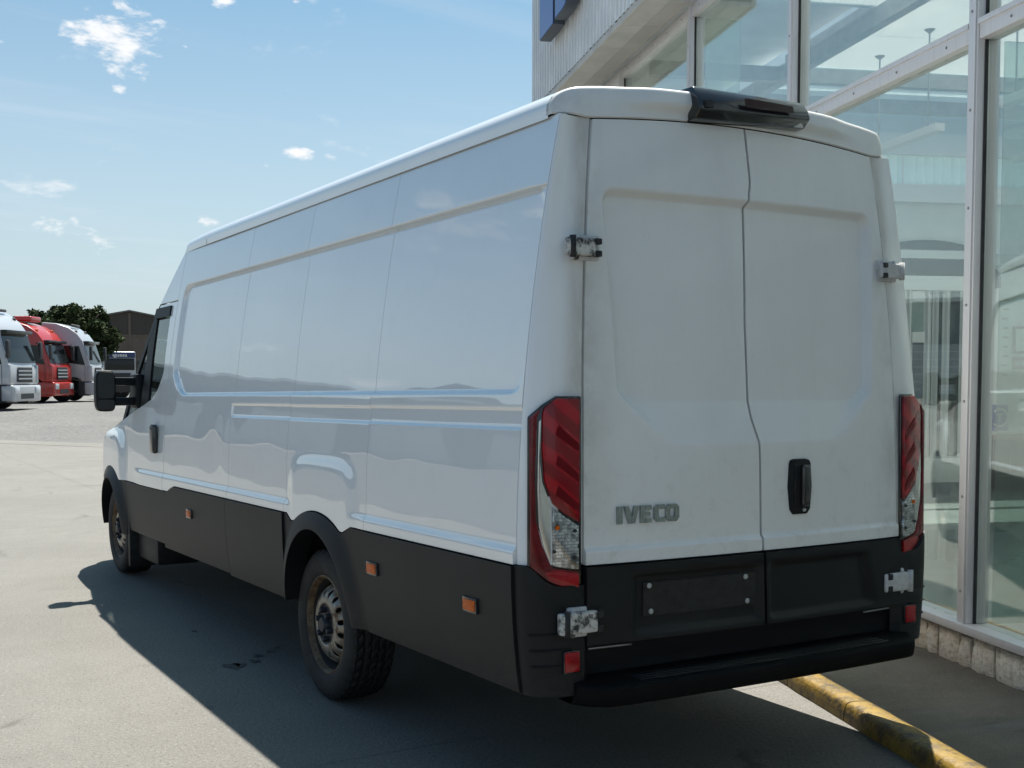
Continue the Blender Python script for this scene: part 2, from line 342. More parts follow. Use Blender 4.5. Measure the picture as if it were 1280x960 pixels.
# ------------------------------------------------------------------ mesh helpers
def link(name, me, mat, parent=None):
    o = bpy.data.objects.new(name, me); COL.objects.link(o)
    if mat is not None and not me.materials: me.materials.append(MATS[mat])
    if parent is not None: o.parent = parent
    return o
def mk(name, verts, faces, mat, parent=None, smooth=False, normals=False):
    me = bpy.data.meshes.new(name); me.from_pydata([tuple(map(float, v)) for v in verts], [], faces)
    if normals:
        bm = bmesh.new(); bm.from_mesh(me); bmesh.ops.recalc_face_normals(bm, faces=bm.faces); bm.to_mesh(me); bm.free()
    if smooth: me.polygons.foreach_set('use_smooth', [True]*len(me.polygons))
    me.update(); return link(name, me, mat, parent)
def boxvf(x0, x1, y0, y1, z0, z1):
    v = [(x0, y0, z0), (x1, y0, z0), (x1, y1, z0), (x0, y1, z0), (x0, y0, z1), (x1, y0, z1), (x1, y1, z1), (x0, y1, z1)]
    return v, [(0, 3, 2, 1), (4, 5, 6, 7), (0, 1, 5, 4), (1, 2, 6, 5), (2, 3, 7, 6), (3, 0, 4, 7)]
def boxes(name, lst, mat, parent=None, bevel=0.0, seg=2):
    V, Fc = [], []
    for b in lst:
        v, f = boxvf(*b); k = len(V); V += v; Fc += [tuple(i+k for i in q) for q in f]
    o = mk(name, V, Fc, mat, parent)
    if bevel: bev(o, bevel, seg)
    return o
def bev(o, w, seg=2, angle=.6):
    me = o.data; bm = bmesh.new(); bm.from_mesh(me)
    bm.normal_update()
    es = [e for e in bm.edges if len(e.link_faces) == 2 and e.calc_face_angle(0) > angle]
    bmesh.ops.bevel(bm, geom=es, offset=w, segments=seg, profile=.6, affect='EDGES', clamp_overlap=True)
    for f in bm.faces: f.smooth = True
    bm.to_mesh(me); bm.free()
    try: me.set_sharp_from_angle(angle=math.radians(40))
    except Exception: pass
    return o
def prism(name, pts, ext, mat, parent=None, bevel=0.0, seg=2):
    """polygon of 3D points extruded by the vector ext"""
    n = len(pts); ext = np.asarray(ext, float)
    V = [np.asarray(p, float) for p in pts]+[np.asarray(p, float)+ext for p in pts]
    Fc = [tuple(range(n)), tuple(range(2*n-1, n-1, -1))]+[(i, i+n, (i+1) % n+n, (i+1) % n) for i in range(n)]
    o = mk(name, V, Fc, mat, parent, normals=True)
    if bevel: bev(o, bevel, seg)
    return o
def grid(name, P, mat, parent=None, smooth=True, flange=None, flip=False, sharp=None):
    """P: array (nu, nv, 3); flange: vector, turned-in edge all round"""
    P = np.asarray(P, float); nu, nv = P.shape[:2]; V = list(P.reshape(-1, 3)); Fc = []
    for i in range(nu-1):
        for j in range(nv-1):
            q = (i*nv+j, (i+1)*nv+j, (i+1)*nv+j+1, i*nv+j+1); Fc.append(q[::-1] if flip else q)
    smf = [smooth]*len(Fc)
    if flange is not None:
        loop = [i*nv for i in range(nu)]+[(nu-1)*nv+j for j in range(1, nv)]+[i*nv+nv-1 for i in range(nu-2, -1, -1)]+[j for j in range(nv-2, 0, -1)]
        k = len(V); fl = np.asarray(flange, float)
        for q in loop: V.append(V[q])           # split the edge: crisp shading
        for q in loop: V.append(V[q]+fl)
        m = len(loop)
        for a in range(m):
            b = (a+1) % m; Fc.append((k+a, k+b, k+m+b, k+m+a) if flip else (k+b, k+a, k+m+a, k+m+b)); smf.append(False)
    me = bpy.data.meshes.new(name); me.from_pydata([tuple(v) for v in V], [], Fc); me.polygons.foreach_set('use_smooth', smf); me.update()
    return link(name, me, mat, parent)
def lathe(name, prof, mat, parent=None, n=48, axis='x', loc=(0, 0, 0), smooth=True, sharp=35, caps=False):
    """prof: list of (a along axis, r)"""
    V, Fc = [], []
    for i in range(n):
        t = 2*math.pi*i/n; c, s = math.cos(t), math.sin(t)
        for a, r in prof: V.append((a, r*c, r*s) if axis == 'x' else (r*c, a, r*s) if axis == 'y' else (r*c, r*s, a))
    m = len(prof)
    for i in range(n):
        for j in range(m-1): Fc.append((i*m+j, ((i+1) % n)*m+j, ((i+1) % n)*m+j+1, i*m+j+1))
    o = mk(name, V, Fc, mat, parent, smooth=smooth, normals=True); o.location = loc
    try: o.data.set_sharp_from_angle(angle=math.radians(sharp))
    except Exception: pass
    return o
def tube(name, pts, r, mat, parent=None, n=8):
    pts = [np.asarray(p, float) for p in pts]; V, Fc = [], []
    for i, p in enumerate(pts):
        d = nrm(pts[min(i+1, len(pts)-1)]-pts[max(i-1, 0)]); u = np.cross(d, [0, 0, 1] if abs(d[2]) < .9 else [1, 0, 0]); u = nrm(u); w = np.cross(d, u)
        rr = r[i] if isinstance(r, (list, tuple)) else r
        for k in range(n): a = 2*math.pi*k/n; V.append(p+rr*(math.cos(a)*u+math.sin(a)*w))
    for i in range(len(pts)-1):
        for k in range(n): Fc.append((i*n+k, i*n+(k+1) % n, (i+1)*n+(k+1) % n, (i+1)*n+k))
    Fc.append(tuple(range(n))[::-1]); Fc.append(tuple((len(pts)-1)*n+k for k in range(n)))
    return mk(name, V, Fc, mat, parent, smooth=True, normals=True)
def empty(name, loc=(0, 0, 0), rz=0.0):
    o = bpy.data.objects.new(name, None); COL.objects.link(o); o.location = loc; o.rotation_euler = (0, 0, rz); return o
def tag(o, label, cat, group=None):
    o['label'] = label; o['category'] = cat
    if group: o['group'] = group
    return o
def struct(o): o['kind'] = 'structure'; return o
def text(name, body, size, mat, parent, matrix, extrude=.004, bold=0.0, sx=1.0):
    cu = bpy.data.curves.new(name, 'FONT'); cu.body = body; cu.size = size; cu.extrude = extrude; cu.offset = bold; cu.align_x = 'CENTER'; cu.resolution_u = 4
    tmp = bpy.data.objects.new('tmp', cu); COL.objects.link(tmp); dg = bpy.context.evaluated_depsgraph_get(); me = bpy.data.meshes.new_from_object(tmp.evaluated_get(dg))
    bpy.data.objects.remove(tmp); me.name = name; me.materials.clear()
    for v in me.vertices: v.co.x *= sx
    o = link(name, me, mat, parent); o.matrix_local = matrix; return o
def smst(x, a, b):
    t = np.clip((x-a)/(b-a), 0, 1); return t*t*(3-2*t)
def copy_tree(o, parent=None):
    c = o.copy(); COL.objects.link(c); c.parent = parent
    for ch in list(o.children): copy_tree(ch, c)
    return c

# ================================================================== GROUND
FD = nrm(RWORLD@ray(355, 468)); FN = nrm(np.cross(FD, [0, 0, 1]))            # along the facade, into the building
FP = wz(1200, 826, .14); FP[2] = 0
FANG = math.atan2(FD[1], FD[0])
def rise(y): return .28*float(smst(np.array(y), 24.0, 52.0))
def ground_sheet():
    xs = np.array([-1500, -500, -200, -120, -80, -60, -40, -30, -20, -14, -9, -6, -4, -2, 0, 2, 4, 6, 9, 14, 20, 30, 40, 60, 80, 120, 200, 500, 1500.])
    ys = np.array([-1500, -500, -150, -60, -30, -15, -8, -4, 0, 4, 8, 12, 16, 20, 22, 24, 27, 30, 33, 36, 40, 44, 48, 52, 58, 70, 100, 160, 300, 700, 2000.])
    P = np.array([[(x, y, rise(y)-.004) for y in ys] for x in xs]); return P
struct(grid('ground', ground_sheet(), 'yard_gravel', smooth=True))
# concrete apron up to the drain line, poured in bays
c0, c1 = wz(0, 553, 0), wz(137, 558, 0); cd = nrm(c1-c0)
def drain_y(x): return c0[1]+(x-c0[0])*cd[1]/cd[0]
apron = empty('concrete_apron'); apron['kind'] = 'structure'
xb = [-5.6, .4, 6.4, 12]; tb = [-25, -7.5, -.9, 5.7, 12.3, 18.4]
for i in range(len(xb)-1):
    for j in range(len(tb)):
        x0, x1 = xb[i]+.002, xb[i+1]-.002; y0 = tb[j]+.002; y1 = tb[j+1]-.002 if j+1 < len(tb) else 120.0
        poly = [(x0, y0), (x1, y0), (x1, y1), (x0, y1)]; out = []
        g = lambda p: drain_y(p[0])-.62-p[1]                 # keep the side before the drain
        for k in range(4):
            p, q = poly[k], poly[(k+1) % 4]; gp, gq = g(p), g(q)
            if gp >= 0: out.append(p)
            if (gp >= 0) != (gq >= 0): t_ = gp/(gp-gq); out.append((p[0]+(q[0]-p[0])*t_, p[1]+(q[1]-p[1])*t_))
        if len(out) >= 3: mk('concrete_slab', [(x, y, rise(y)*0) for x, y in out], [tuple(range(len(out)))], 'concrete', apron)
struct(grid('added_asphalt_yard', np.array([[(x, y, rise(y)+.005) for y in (-75, 0, 20, 24, 27, 30, 33, 36, 40, 44, 48)] for x in (-75, -5.6)]), 'added_asphalt')); struct(mk('added_asphalt_lane', [(-5.59, -75, .004), (40, -75, .004), (40, -6.2, .004), (-5.59, -6.2, .004)], [(0, 1, 2, 3)], 'added_asphalt'))  # unseen dark ground, added to cut warm bounce onto the van
# drain channel across the yard
dr = empty('drain_channel'); dr['kind'] = 'structure'
def strip(name, off0, off1, z, mat, par, xa=-5.6, xb_=12):
    pa = [(xa, drain_y(xa)+off0, z), (xb_, drain_y(xb_)+off0, z), (xb_, drain_y(xb_)+off1, z), (xa, drain_y(xa)+off1, z)]
    return mk(name, pa, [(0, 1, 2, 3)], mat, par)
strip('drain_slot', -.62, -.54, -.002, 'drain_dark', dr); 
strip('drain_border', -.54, 1.3, .002, 'concrete', dr)
# oil drips in the shade of the van
def blob(px, py, r, sx=2.2, seed=0):
    c = wz(px, py, 0); rr = random.Random(seed); n = 18; pts = []
    for k in range(n):
        a = 2*math.pi*k/n; q = r*(1+.35*math.sin(3*a+seed)+.25*rr.uniform(-1, 1)); pts.append((c[0]+q*math.cos(a)*.8, c[1]+q*math.sin(a)*sx, .004))
    return mk('oil_stain', pts, [tuple(range(n))], 'stain', apron)
for k, (px, py, r) in enumerate([(290, 833, .05), (300, 832, .035), (318, 827, .03), (322, 820, .03), (338, 815, .022), (347, 810, .02), (243, 789, .018), (262, 884, .02), (246, 780, .014)]): blob(px, py, r, 1.3, k)

# ------------------------------------------------------------------ kerb and pavement (local frame: s along facade, o towards the road)
fac = Matrix.Translation(Vector(FP)) @ Matrix.Rotation(FANG, 4, 'Z')
KO = -float((np.array([.985, -1.40, 0])-FP)@FN); KW = .12; KH = .085
def rooted(name, kind=None):
    o = bpy.data.objects.new(name, None); COL.objects.link(o); o.matrix_world = fac
    if kind: o['kind'] = kind
    return o
pav = rooted('pavement', 'structure')
S_END = 9.0
_pa = []
for s0, s1 in [(-14, -6), (-6, -2.02), (-2.02, .9), (.9, 3.9), (3.9, 8), (8, 13)]:
    oo = np.linspace(-.03, KO-KW-.002, 5); oz = np.interp(oo, [0, KO-KW], [.132, KH-.008])
    P = np.array([[(s_, o_, z_) for o_, z_ in zip(oo, oz)] for s_ in np.linspace(s0+.002, s1-.002, 4)])
    grid('pavement_slab', P, 'pavement_asphalt', pav, flange=(0, 0, -.12), flip=False)
kerb = rooted('kerb'); kerb['kind'] = 'structure'
kb = [-9, -7.9, -6.8, -5.7, -4.6, -3.5, -2.45, -1.42, -.42, .2, .55, 1.3, 2.3, 3.3, 4.3, 5.3, 6.3, 7.3, 8.3]
for a, b in zip(kb[:-1], kb[1:]):
    n = 14; ss = np.linspace(a+.004, b-.004, n); prof = [(KO+.006, -.06), (KO+.002, .03), (KO-.004, KH-.022), (KO-.012, KH-.008), (KO-.026, KH), (KO-.06, KH+.002), (KO-KW+.006, KH+.002), (KO-KW, KH-.003), (KO-KW, -.06)]
    rr = random.Random(int(a*10)); P = []
    for s in ss:
        P.append([(s, o+.006*mnoise.noise(Vector((s*5, z*9, 3))), z+.005*mnoise.noise(Vector((s*6, o*8, 7)))*(z > .04)) for o, z in prof])
    P = np.array(P)
    V = list(P.reshape(-1, 3)); m = len(prof); Fc = [(i*m+j, i*m+j+1, (i+1)*m+j+1, (i+1)*m+j) for i in range(n-1) for j in range(m-1)]+[tuple(range(m)), tuple((n-1)*m+j for j in range(m))[::-1]]
    o = mk('kerb_stone', V, Fc, 'kerb_yellow', kerb, smooth=True, normals=True)
    try: o.data.set_sharp_from_angle(angle=math.radians(50))
    except Exception: pass

# ================================================================== SHOWROOM
sh = rooted('showroom_building'); tag(sh, 'glass fronted showroom with stone plinth and ribbed grey upper wall beside the white van', 'building')
finv = np.array(fac.inverted())
def L(p): q = finv@np.array([*p, 1.0]); return q[:3]
def onfac(px, py, off=0.0): return L(wplane(px, py, FP-FN*off, FN))
def onend(px, py, S): return L(wplane(px, py, FP+FD*S, FD))
SILL, TRN, TOP = .345, 3.225, 4.57
MS = [-6.3, -4.2, -2.1, -.05, 2.10, 4.13, 6.2, 8.3]
mb = MS
S_OH = onfac(668, 60, .43)[0]; S_IN = S_OH-.25
# plinth with single stones
pl = boxes('plinth', [(-6.5, S_IN, -.25, -.012, .0, .30)], 'mortar', sh)
s = -6.4; rr = random.Random(5)
marks = sorted([round(onfac(x, 800+.3*(x-1145))[0], 3) for x in (1130, 1160, 1174, 1201, 1216, 1245)], reverse=False)
cuts = []
q = marks[0]
while q > -6.3: q -= rr.uniform(.17, .34); cuts.append(q)
cuts = cuts[::-1]+marks; q = cuts[-1]
while q < S_IN-.3: q += rr.uniform(.16, .36); cuts.append(q)
for a, b in zip(cuts[:-1], cuts[1:]):
    nx, nz = 5, 5; sa, sb = a+.008, b-.008; za, zb_ = .10, .288-rr.uniform(0, .012)
    P = np.zeros((nx, nz, 3)); sd_ = rr.uniform(0, 50)
    for i in range(nx):
        for j in range(nz):
            u, v = i/(nx-1), j/(nz-1); edge = min(u, 1-u, v, 1-v)
            P[i, j] = (sa+(sb-sa)*u+.006*mnoise.noise(Vector((u*3+sd_, v*3, 0))), .006+.022*min(1, edge*5)+.014*mnoise.noise(Vector((sd_+u*4, v*4, 2))), za+(zb_-za)*v+.005*mnoise.noise(Vector((u*3, v*3+sd_, 5))))
    grid('stone', P, 'plinth_stone', pl, smooth=True, flange=(0, -.03, 0), flip=True)
boxes('window_sill', [(-6.5, S_IN, -.10, .055, .302, SILL)], 'frame_aluminium', sh, .005)
def mullion(s, w=.085, z0=SILL+.001, z1=TOP):
    m = boxes('mullion', [(s-w/2, s+w/2, -.09, .03, z0, z1)], 'frame_aluminium', sh, .004)
    boxes('mullion_rib', [(s-w/2+.012, s-w/2+.03, .0305, .038, z0, z1)], 'frame_aluminium', m)
    return m
rv_me = None
def rivet(par, s, o, z):
    global rv_me
    if rv_me is None:
        ob = lathe('rivet', [(0, .0001), (.004, .004), (.004, .006), (0, .008)], 'rivet', par, n=8, axis='y'); rv_me = ob.data; ob.location = (s, o, z); return
    ob = link('rivet', rv_me, None, par); ob.location = (s, o, z)
for s in MS:
    m = mullion(s)
    if -3 < s < 7:
        for z in np.arange(.5, 4.5, .47): rivet(m, s+.012, .030, z)
for a, b in zip(MS[:-1], MS[1:]):
    tr = boxes('transom', [(a+.044, b-.044, -.08, .024, TRN-.05, TRN+.05)], 'frame_aluminium', sh, .004)
    boxes('transom_lip', [(a+.044, b-.044, .0245, .034, TRN+.02, TRN+.046)], 'frame_aluminium', tr)
    for q in np.arange(a+.25, b-.1, .5): rivet(tr, q, .024, TRN-.015)
    tf = boxes('head_frame', [(a+.044, b-.044, -.08, .02, TOP-.09, TOP)], 'frame_aluminium', sh, .004)
    for q in np.arange(a+.2, b-.1, .4): rivet(tf, q, .02, TOP-.045)
    for z0, z1 in ((SILL+.002, TRN-.052), (TRN+.052, TOP-.092)):
        boxes('glass_pane', [(a+.046, b-.046, -.032, -.022, z0, z1)], 'facade_glass', sh)
        [boxes('glazing_gasket', [(q0, q0+.008, -.021, -.006, z0, z1)], 'dark_metal', sh) for q0 in (a+.044, b-.052)]
boxes('glass_fin', [(-.118, -.106, -.42, -.10, SILL, TRN-.06)], 'fin_glass', sh)
boxes('glass_fin', [(4.08, 4.09, -.40, -.10, SILL, TOP-.1)], 'fin_glass', sh)
# overhanging upper wall with ribbed cladding, fascia strip and soffit
S_U0 = 4.0; OH = .43; UT = 6.5
soff = boxes('soffit', [(S_U0, S_OH-.01, .055, OH-.02, TOP+.03, TOP+.06)], 'dark_metal', sh)
sp = np.linspace(S_U0, S_OH-.02, 7)
for a, b in zip(sp[:-1], sp[1:]):
    boxes('soffit_panel', [(a+.003, b-.003, .06, .225, TOP+.005, TOP+.028)], 'soffit_grey', soff)
    boxes('soffit_panel', [(a+.003, b-.003, .229, OH-.012, TOP+.002, TOP+.028)], 'fascia_grey', soff)
boxes('fascia_strip', [(S_U0, S_OH, OH-.01, OH+.022, TOP-.006, TOP+.05)], 'fascia_grey', sh, .003)
pitch = .118
def ribs(s0, s1, o, z0, z1, name, mat, par, depth=.045, axis=0):
    n = int((s1-s0)/pitch); V, Fc = [], []; prof = []
    for k in range(n):
        a = s0+k*pitch; prof += [(a, 0), (a+pitch*.42, 0), (a+pitch*.52, depth), (a+pitch*.9, depth)]
    prof.append((s1, 0))
    for a, d in prof: 
        for z in (z0, z1): V.append((a, o+d, z) if axis == 0 else (o+d, a, z))
    for k in range(len(prof)-1): Fc.append((2*k, 2*k+2, 2*k+3, 2*k+1))
    return mk(name, V, Fc, mat, par)
uw = boxes('upper_wall', [(S_U0, S_OH, -.2, OH-.012, TOP+.06, UT)], 'cladding_steel', sh)
ws = np.linspace(S_U0, S_OH-.02, 6)
for a, b in zip(ws[:-1], ws[1:]): ribs(a, b, OH-.010, TOP+.052, UT-.02, 'ribbed_sheet', 'cladding_steel', uw)
boxes('corner_flashing', [(S_OH-.05, S_OH+.02, OH-.02, OH+.024, TOP+.03, UT)], 'cladding_steel', sh)
boxes('outer_end_wall', [(S_OH-.01, S_OH+.02, -9, OH-.03, 0, 3.3), (S_OH-.01, S_OH+.02, -9, OH-.03, TOP, UT)], 'cladding_steel', sh)
# interior
FL = .24
boxes('showroom_floor', [(-9, S_IN, -9.4, -.26, 0, FL)], 'floor_grey', sh)
boxes('back_wall', [(-9, S_IN, -9.6, -9.4, 0, TOP+.2)], 'white_wall', sh)
_c0, _c1 = onend(1100, 239.5, S_IN-.1)[2], onend(1100, 192.5, S_IN-.1)[2]
boxes('end_wall', [(S_IN-.1, S_IN, -9.4, -.12, 0, _c0), (S_IN-.1, S_IN, -9.4, -.12, _c1, TOP+.1)], 'white_wall', sh)
boxes('side_wall', [(-9.2, -9, -9.6, -.1, 0, TOP+.2)], 'white_wall', sh)
boxes('roof', [(S_U0, S_OH-.01, -1.54, -.21, TOP+.16, TOP+.3)], 'cladding_steel', sh)
boxes('sun_diffusing_sheet', [(-9, S_U0-.02, -1.54, -.06, TOP+.03, TOP+.042)], 'ceiling_sheet', sh)  # unseen sheet, added to diffuse the sun falling on the pavement
boxes('added_skylight', [(5.92, S_IN, -9.4, -1.56, TOP+.06, TOP+.072)], 'facade_glass', sh)  # skylight added to let a sunlit strip onto the floor
cp = boxes('ceiling', [(-9, 5.88, o_-.03, o_+.03, TOP+.06, TOP+.14) for o_ in (-1.6, -2.88, -4.18, -5.48, -6.78, -8.08, -9.3)], 'steel_beam', sh)
for i in range(13):
    for j in range(6):
        s0 = -9.1+i*1.152; o0 = -1.58-j*1.3
        boxes('ceiling_panel', [(s0+.006, s0+1.146, o0-1.29, o0-.006, TOP+.035, TOP+.058)], 'ceiling_sheet', cp)
for s0 in (5.9, 7.0): boxes('roof_beam', [(s0-.05, s0+.05, -9.3, -.2, TOP-.12, TOP+.02)], 'steel_beam', sh)
boxes('roof_beam', [(-9, S_IN-.15, -1.60, -1.5, TOP-.13, TOP+.02)], 'steel_beam', sh)
# end wall details, placed from the photograph on the wall plane
SE = S_IN-.105
def endrect(name, x0, y0, x1, y1, mat, par=sh, t=.04, d=0.0, bevel=0):
    a, b = onend(x0, y1, SE), onend(x1, y0, SE)
    return boxes(name, [(SE-d-t, SE-d, min(a[1], b[1]), max(a[1], b[1]), a[2], b[2])], mat, par, bevel)
endrect('wall_beam', 1040, 180, 1400, 192, 'white_frame', t=.14)
cl = endrect('clerestory_bar', 1126, 193, 1128.5, 239, 'white_frame', t=.03)
a, b = onend(1000, 239.6, SE), onend(1420, 192.4, SE)
ribs(min(a[1], b[1]), max(a[1], b[1]), SE-.045, a[2], b[2], 'clerestory_sheet', 'clerestory_sheet', cl, .02, 1)
endrect('wall_beam', 1040, 240, 1400, 251, 'white_frame', t=.12)
endrect('wall_beam', 1228, 322, 1400, 333, 'steel_beam', t=.12)
# arched window
aw = []
for k in range(13):
    u = k/12; aw.append((1060+u*190, 345-45*math.sqrt(max(0, 1-(2*u-1)**2))))
prism('arched_window', [onend(x, y, SE-.02) for x, y in aw]+[onend(1250, 360, SE-.02), onend(1060, 360, SE-.02)], (-.02, 0, 0), 'window_dark', sh)
endrect('window_bar', 1060, 315, 1222, 322, 'white_frame', t=.09)
# glazed office cabin against the end wall
of = rooted('office_cabin'); tag(of, 'white framed glazed office cabin standing inside the showroom by its end wall', 'office cabin')
SO = SE-1.2
def offrect(name, x0, y0, x1, y1, mat, t=.06, d=0.0, par=of):
    a, b = onend(x0, y1, SO), onend(x1, y0, SO)
    return boxes(name, [(SO-d, SO-d+t, min(a[1], b[1]), max(a[1], b[1]), a[2], b[2])], mat, par, .004)
def offbox(name, x0, y0, x1, y1, mat):
    a, b = onend(x0, y1, SO), onend(x1, y0, SO); return a, b
offrect('cabin_roof', 1110, 346, 1206, 362, 'white_frame', 1.15, .02)
for x0, x1 in ((1112, 1118), (1134, 1140), (1157, 1163), (1168, 1172), (1181, 1186), (1203, 1207)): offrect('cabin_post', x0, 362.4, x1, 572, 'white_frame')
for x0, x1 in ((1140.5, 1156.5), (1118.5, 1133.5)):
    offrect('window_frame', x0, 364, x1, 377, 'white_frame', .05); offrect('window_frame', x0, 415, x1, 428, 'white_frame', .05); offrect('window_frame', x0, 560, x1, 572, 'white_frame', .05)
    offrect('cabin_pane', x0, 377.3, x1, 414.7, 'fin_glass', .012, -.03); offrect('cabin_pane', x0, 428.3, x1, 559.7, 'cabin_glass', .012, -.03)
for x0, x1 in ((1163.5, 1167.5), (1172.5, 1180.5), (1186.5, 1202.5)): offrect('cabin_pane', x0, 364, x1, 571, 'cabin_glass', .012, -.03)
cb = offrect('cabin_base', 1110, 572.4, 1210, 604, 'white_wall', .3, .02)
# things inside
def inthing(name, label, cat, x0, y0, x1, y1, mat, S, t=.03, bevel=0.0):
    a, b = onend(x0, y1, S), onend(x1, y0, S); r = rooted(name); tag(r, label, cat)
    o0, o1 = min(a[1], b[1]), max(a[1], b[1]); r.matrix_world = fac@Matrix.Translation((S, (o0+o1)/2, a[2]))
    w, h = (o1-o0)/2, b[2]-a[2]; return r, w, h
r, w, h = inthing('wall_poster', 'tall white list poster with rows of small text on showroom end wall', 'poster', 1248, 368, 1262, 485, None, SE-.003)
boxes('sheet', [(-.006, 0, -w, w, 0, h)], 'paper_white', r)
for k in range(9): boxes('text_line', [(-.009, -.0065, -w*.8, w*(.2+.5*((k*7) % 5)/5), h*(.95-.1*k)-.02, h*(.95-.1*k))], 'ink_grey', r)
r, w, h = inthing('picture_frame', 'dark framed picture hanging on the white showroom end wall', 'picture', 1265, 408, 1284, 442, None, SE-.003)
boxes('frame', [(-.03, 0, -w, w, 0, .03), (-.03, 0, -w, w, h-.03, h), (-.03, 0, -w, -w+.03, .0301, h-.0301), (-.03, 0, w-.03, w, .0301, h-.0301)], 'dark_furniture', r); boxes('print', [(-.012, -.004, -w+.031, w-.031, .031, h-.031)], 'paper_white', r)
r, w, h = inthing('wall_card', 'small red brown card on the wall below the framed picture', 'card', 1265, 446, 1283, 462, None, SE-.003)
boxes('card', [(-.01, 0, -w, w, 0, h)], 'red_brown', r); boxes('print', [(-.013, -.0105, -w*.7, w*.7, h*.35, h*.7)], 'fascia_grey', r)
r, w, h = inthing('logo_board', 'blue square board with white ring and letter on showroom end wall', 'sign', 1238, 506, 1259, 538, None, SE-.003)
boxes('board', [(-.02, 0, -w, w, 0, h)], 'sign_blue', r)
ring = [(.30*h*math.cos(a), .30*h*math.sin(a)) for a in np.linspace(-2.4, 2.4, 20)]; V = []; Fc = []
for k, (a, b) in enumerate(ring): V += [(-.0225, -a, h*.5+b), (-.0225, -a*1.25, h*.5+b*1.25)]
Fc = [(2*k, 2*k+1, 2*k+3, 2*k+2) for k in range(len(ring)-1)]
mk('ring', V, Fc, 'paper_white', r); boxes('letter', [(-.024, -.0205, -h*.03, h*.03, h*.34, h*.62), (-.024, -.0205, -h*.14, h*.14, h*.6, h*.66)], 'paper_white', r)
# counter with chairs seen through the right pane
SC = SE-.9
def cpt(x, y): return onend(x, y, SC)
a, b = cpt(1240, 606), cpt(1330, 543); cr = rooted('wooden_counter'); tag(cr, 'brown wooden counter by the end wall inside the showroom', 'counter')
oA, oB = min(a[1], b[1]), max(a[1], b[1])
boxes('counter_top', [(SC-.35, SC+.3, oA, oB, b[2]-.05, b[2])], 'wood_brown', cr, .005); boxes('counter_front', [(SC-.25, SC+.25, oA+.05, oB-.05, FL, b[2]-.052)], 'dark_furniture', cr)
def chair(o_, s_, rz):
    c = rooted('office_chair'); c.matrix_world = fac@Matrix.Translation((s_, o_, FL))@Matrix.Rotation(rz, 4, 'Z')
    tag(c, 'dark upholstered chair standing before the wooden counter', 'chair', 'chairs at the showroom counter')
    boxes('seat', [(-.24, .24, -.24, .24, .42, .50)], 'dark_furniture', c, .03); boxes('backrest', [(-.24, -.18, -.22, .22, .55, .95)], 'dark_furniture', c, .025)
    for x in (-.2, .2):
        for y in (-.2, .2): tube('leg', [(x, y, 0), (x*.9, y*.9, .43)], .015, 'dark_metal', c, 6)
    for y in (-.15, .15): tube('back_post', [(-.2, y, .46), (-.215, y, .6)], .014, 'dark_metal', c, 6)
for k in range(2): chair(oB-.45-.75*k, SC-1.0+.1*k, .4-.9*k)
# pendant rods with strip lights
def pendant(s_, o_, drop):
    p = rooted('strip_light'); p.matrix_world = fac@Matrix.Translation((s_, o_, TOP+.03)); tag(p, 'slim strip light hung from the showroom ceiling on thin rods', 'ceiling light', 'strip lights in the showroom')
    for d in (-.45, .45):
        lathe('ceiling_cap', [(-.035, .008), (0, .05)], 'steel_beam', p, 12, 'z', (d, 0, 0)); tube('rod', [(d, 0, -.03), (d, 0, -drop)], .009, 'steel_beam', p, 6)
    boxes('light_body', [(-.65, .65, -.05, .05, -drop-.07, -drop)], 'white_frame', p, .008)
for s_, o_ in ((2.7, -2.3), (2.7, -3.9), (4.9, -2.3), (4.9, -3.9), (4.9, -5.4)): pendant(s_, o_, .85)
# raised blue sign letters on the upper wall
def signletter(x0, x1, y1, label):
    a, b = onfac(x0, y1, .62), onfac(x1, y1, .62); r = rooted('sign_letter'); s0, s1 = min(a[0], b[0]), max(a[0], b[0])
    r.matrix_world = fac@Matrix.Translation(((s0+s1)/2, OH+.07, a[2])); tag(r, label, 'sign letter'); h = 1.25; w = (s1-s0)/2
    return r, w, h
r, w, h = signletter(675, 692, 52, 'blue raised sign letter near the end of the ribbed wall, lower pair member')
boxes('letter_body', [(-w, w, 0, .12, 0, h)], 'sign_side', r, .01); boxes('letter_face', [(-w+.006, w-.006, .121, .127, .01, h-.01)], 'sign_blue', r)
boxes('bracket', [(-.03, .03, -.05, -.001, .25, .31), (-.03, .03, -.05, -.001, h-.3, h-.24)], 'dark_metal', r)
r['label'] = 'straight blue raised letter at the end of the ribbed upper wall, hanging lowest'
r, w, h = signletter(694, 711, 25, 'x'); r['label'] = 'blue raised letter with rounded foot, second from the end of the ribbed wall'
fp = [(-w, 0, h), (-w, 0, .1), (-w*.6, 0, .02), (-w*.2, 0, 0), (w, 0, 0), (w, 0, h)]
prism('letter_body', fp, (0, .12, 0), 'sign_side', r, .01); prism('letter_face', [(x*.94, .121, z*.97+.015) for x, y, z in fp], (0, .006, 0), 'sign_blue', r)
boxes('bracket', [(-.03, .03, -.05, -.001, .25, .31), (-.03, .03, -.05, -.001, h-.3, h-.24)], 'dark_metal', r)


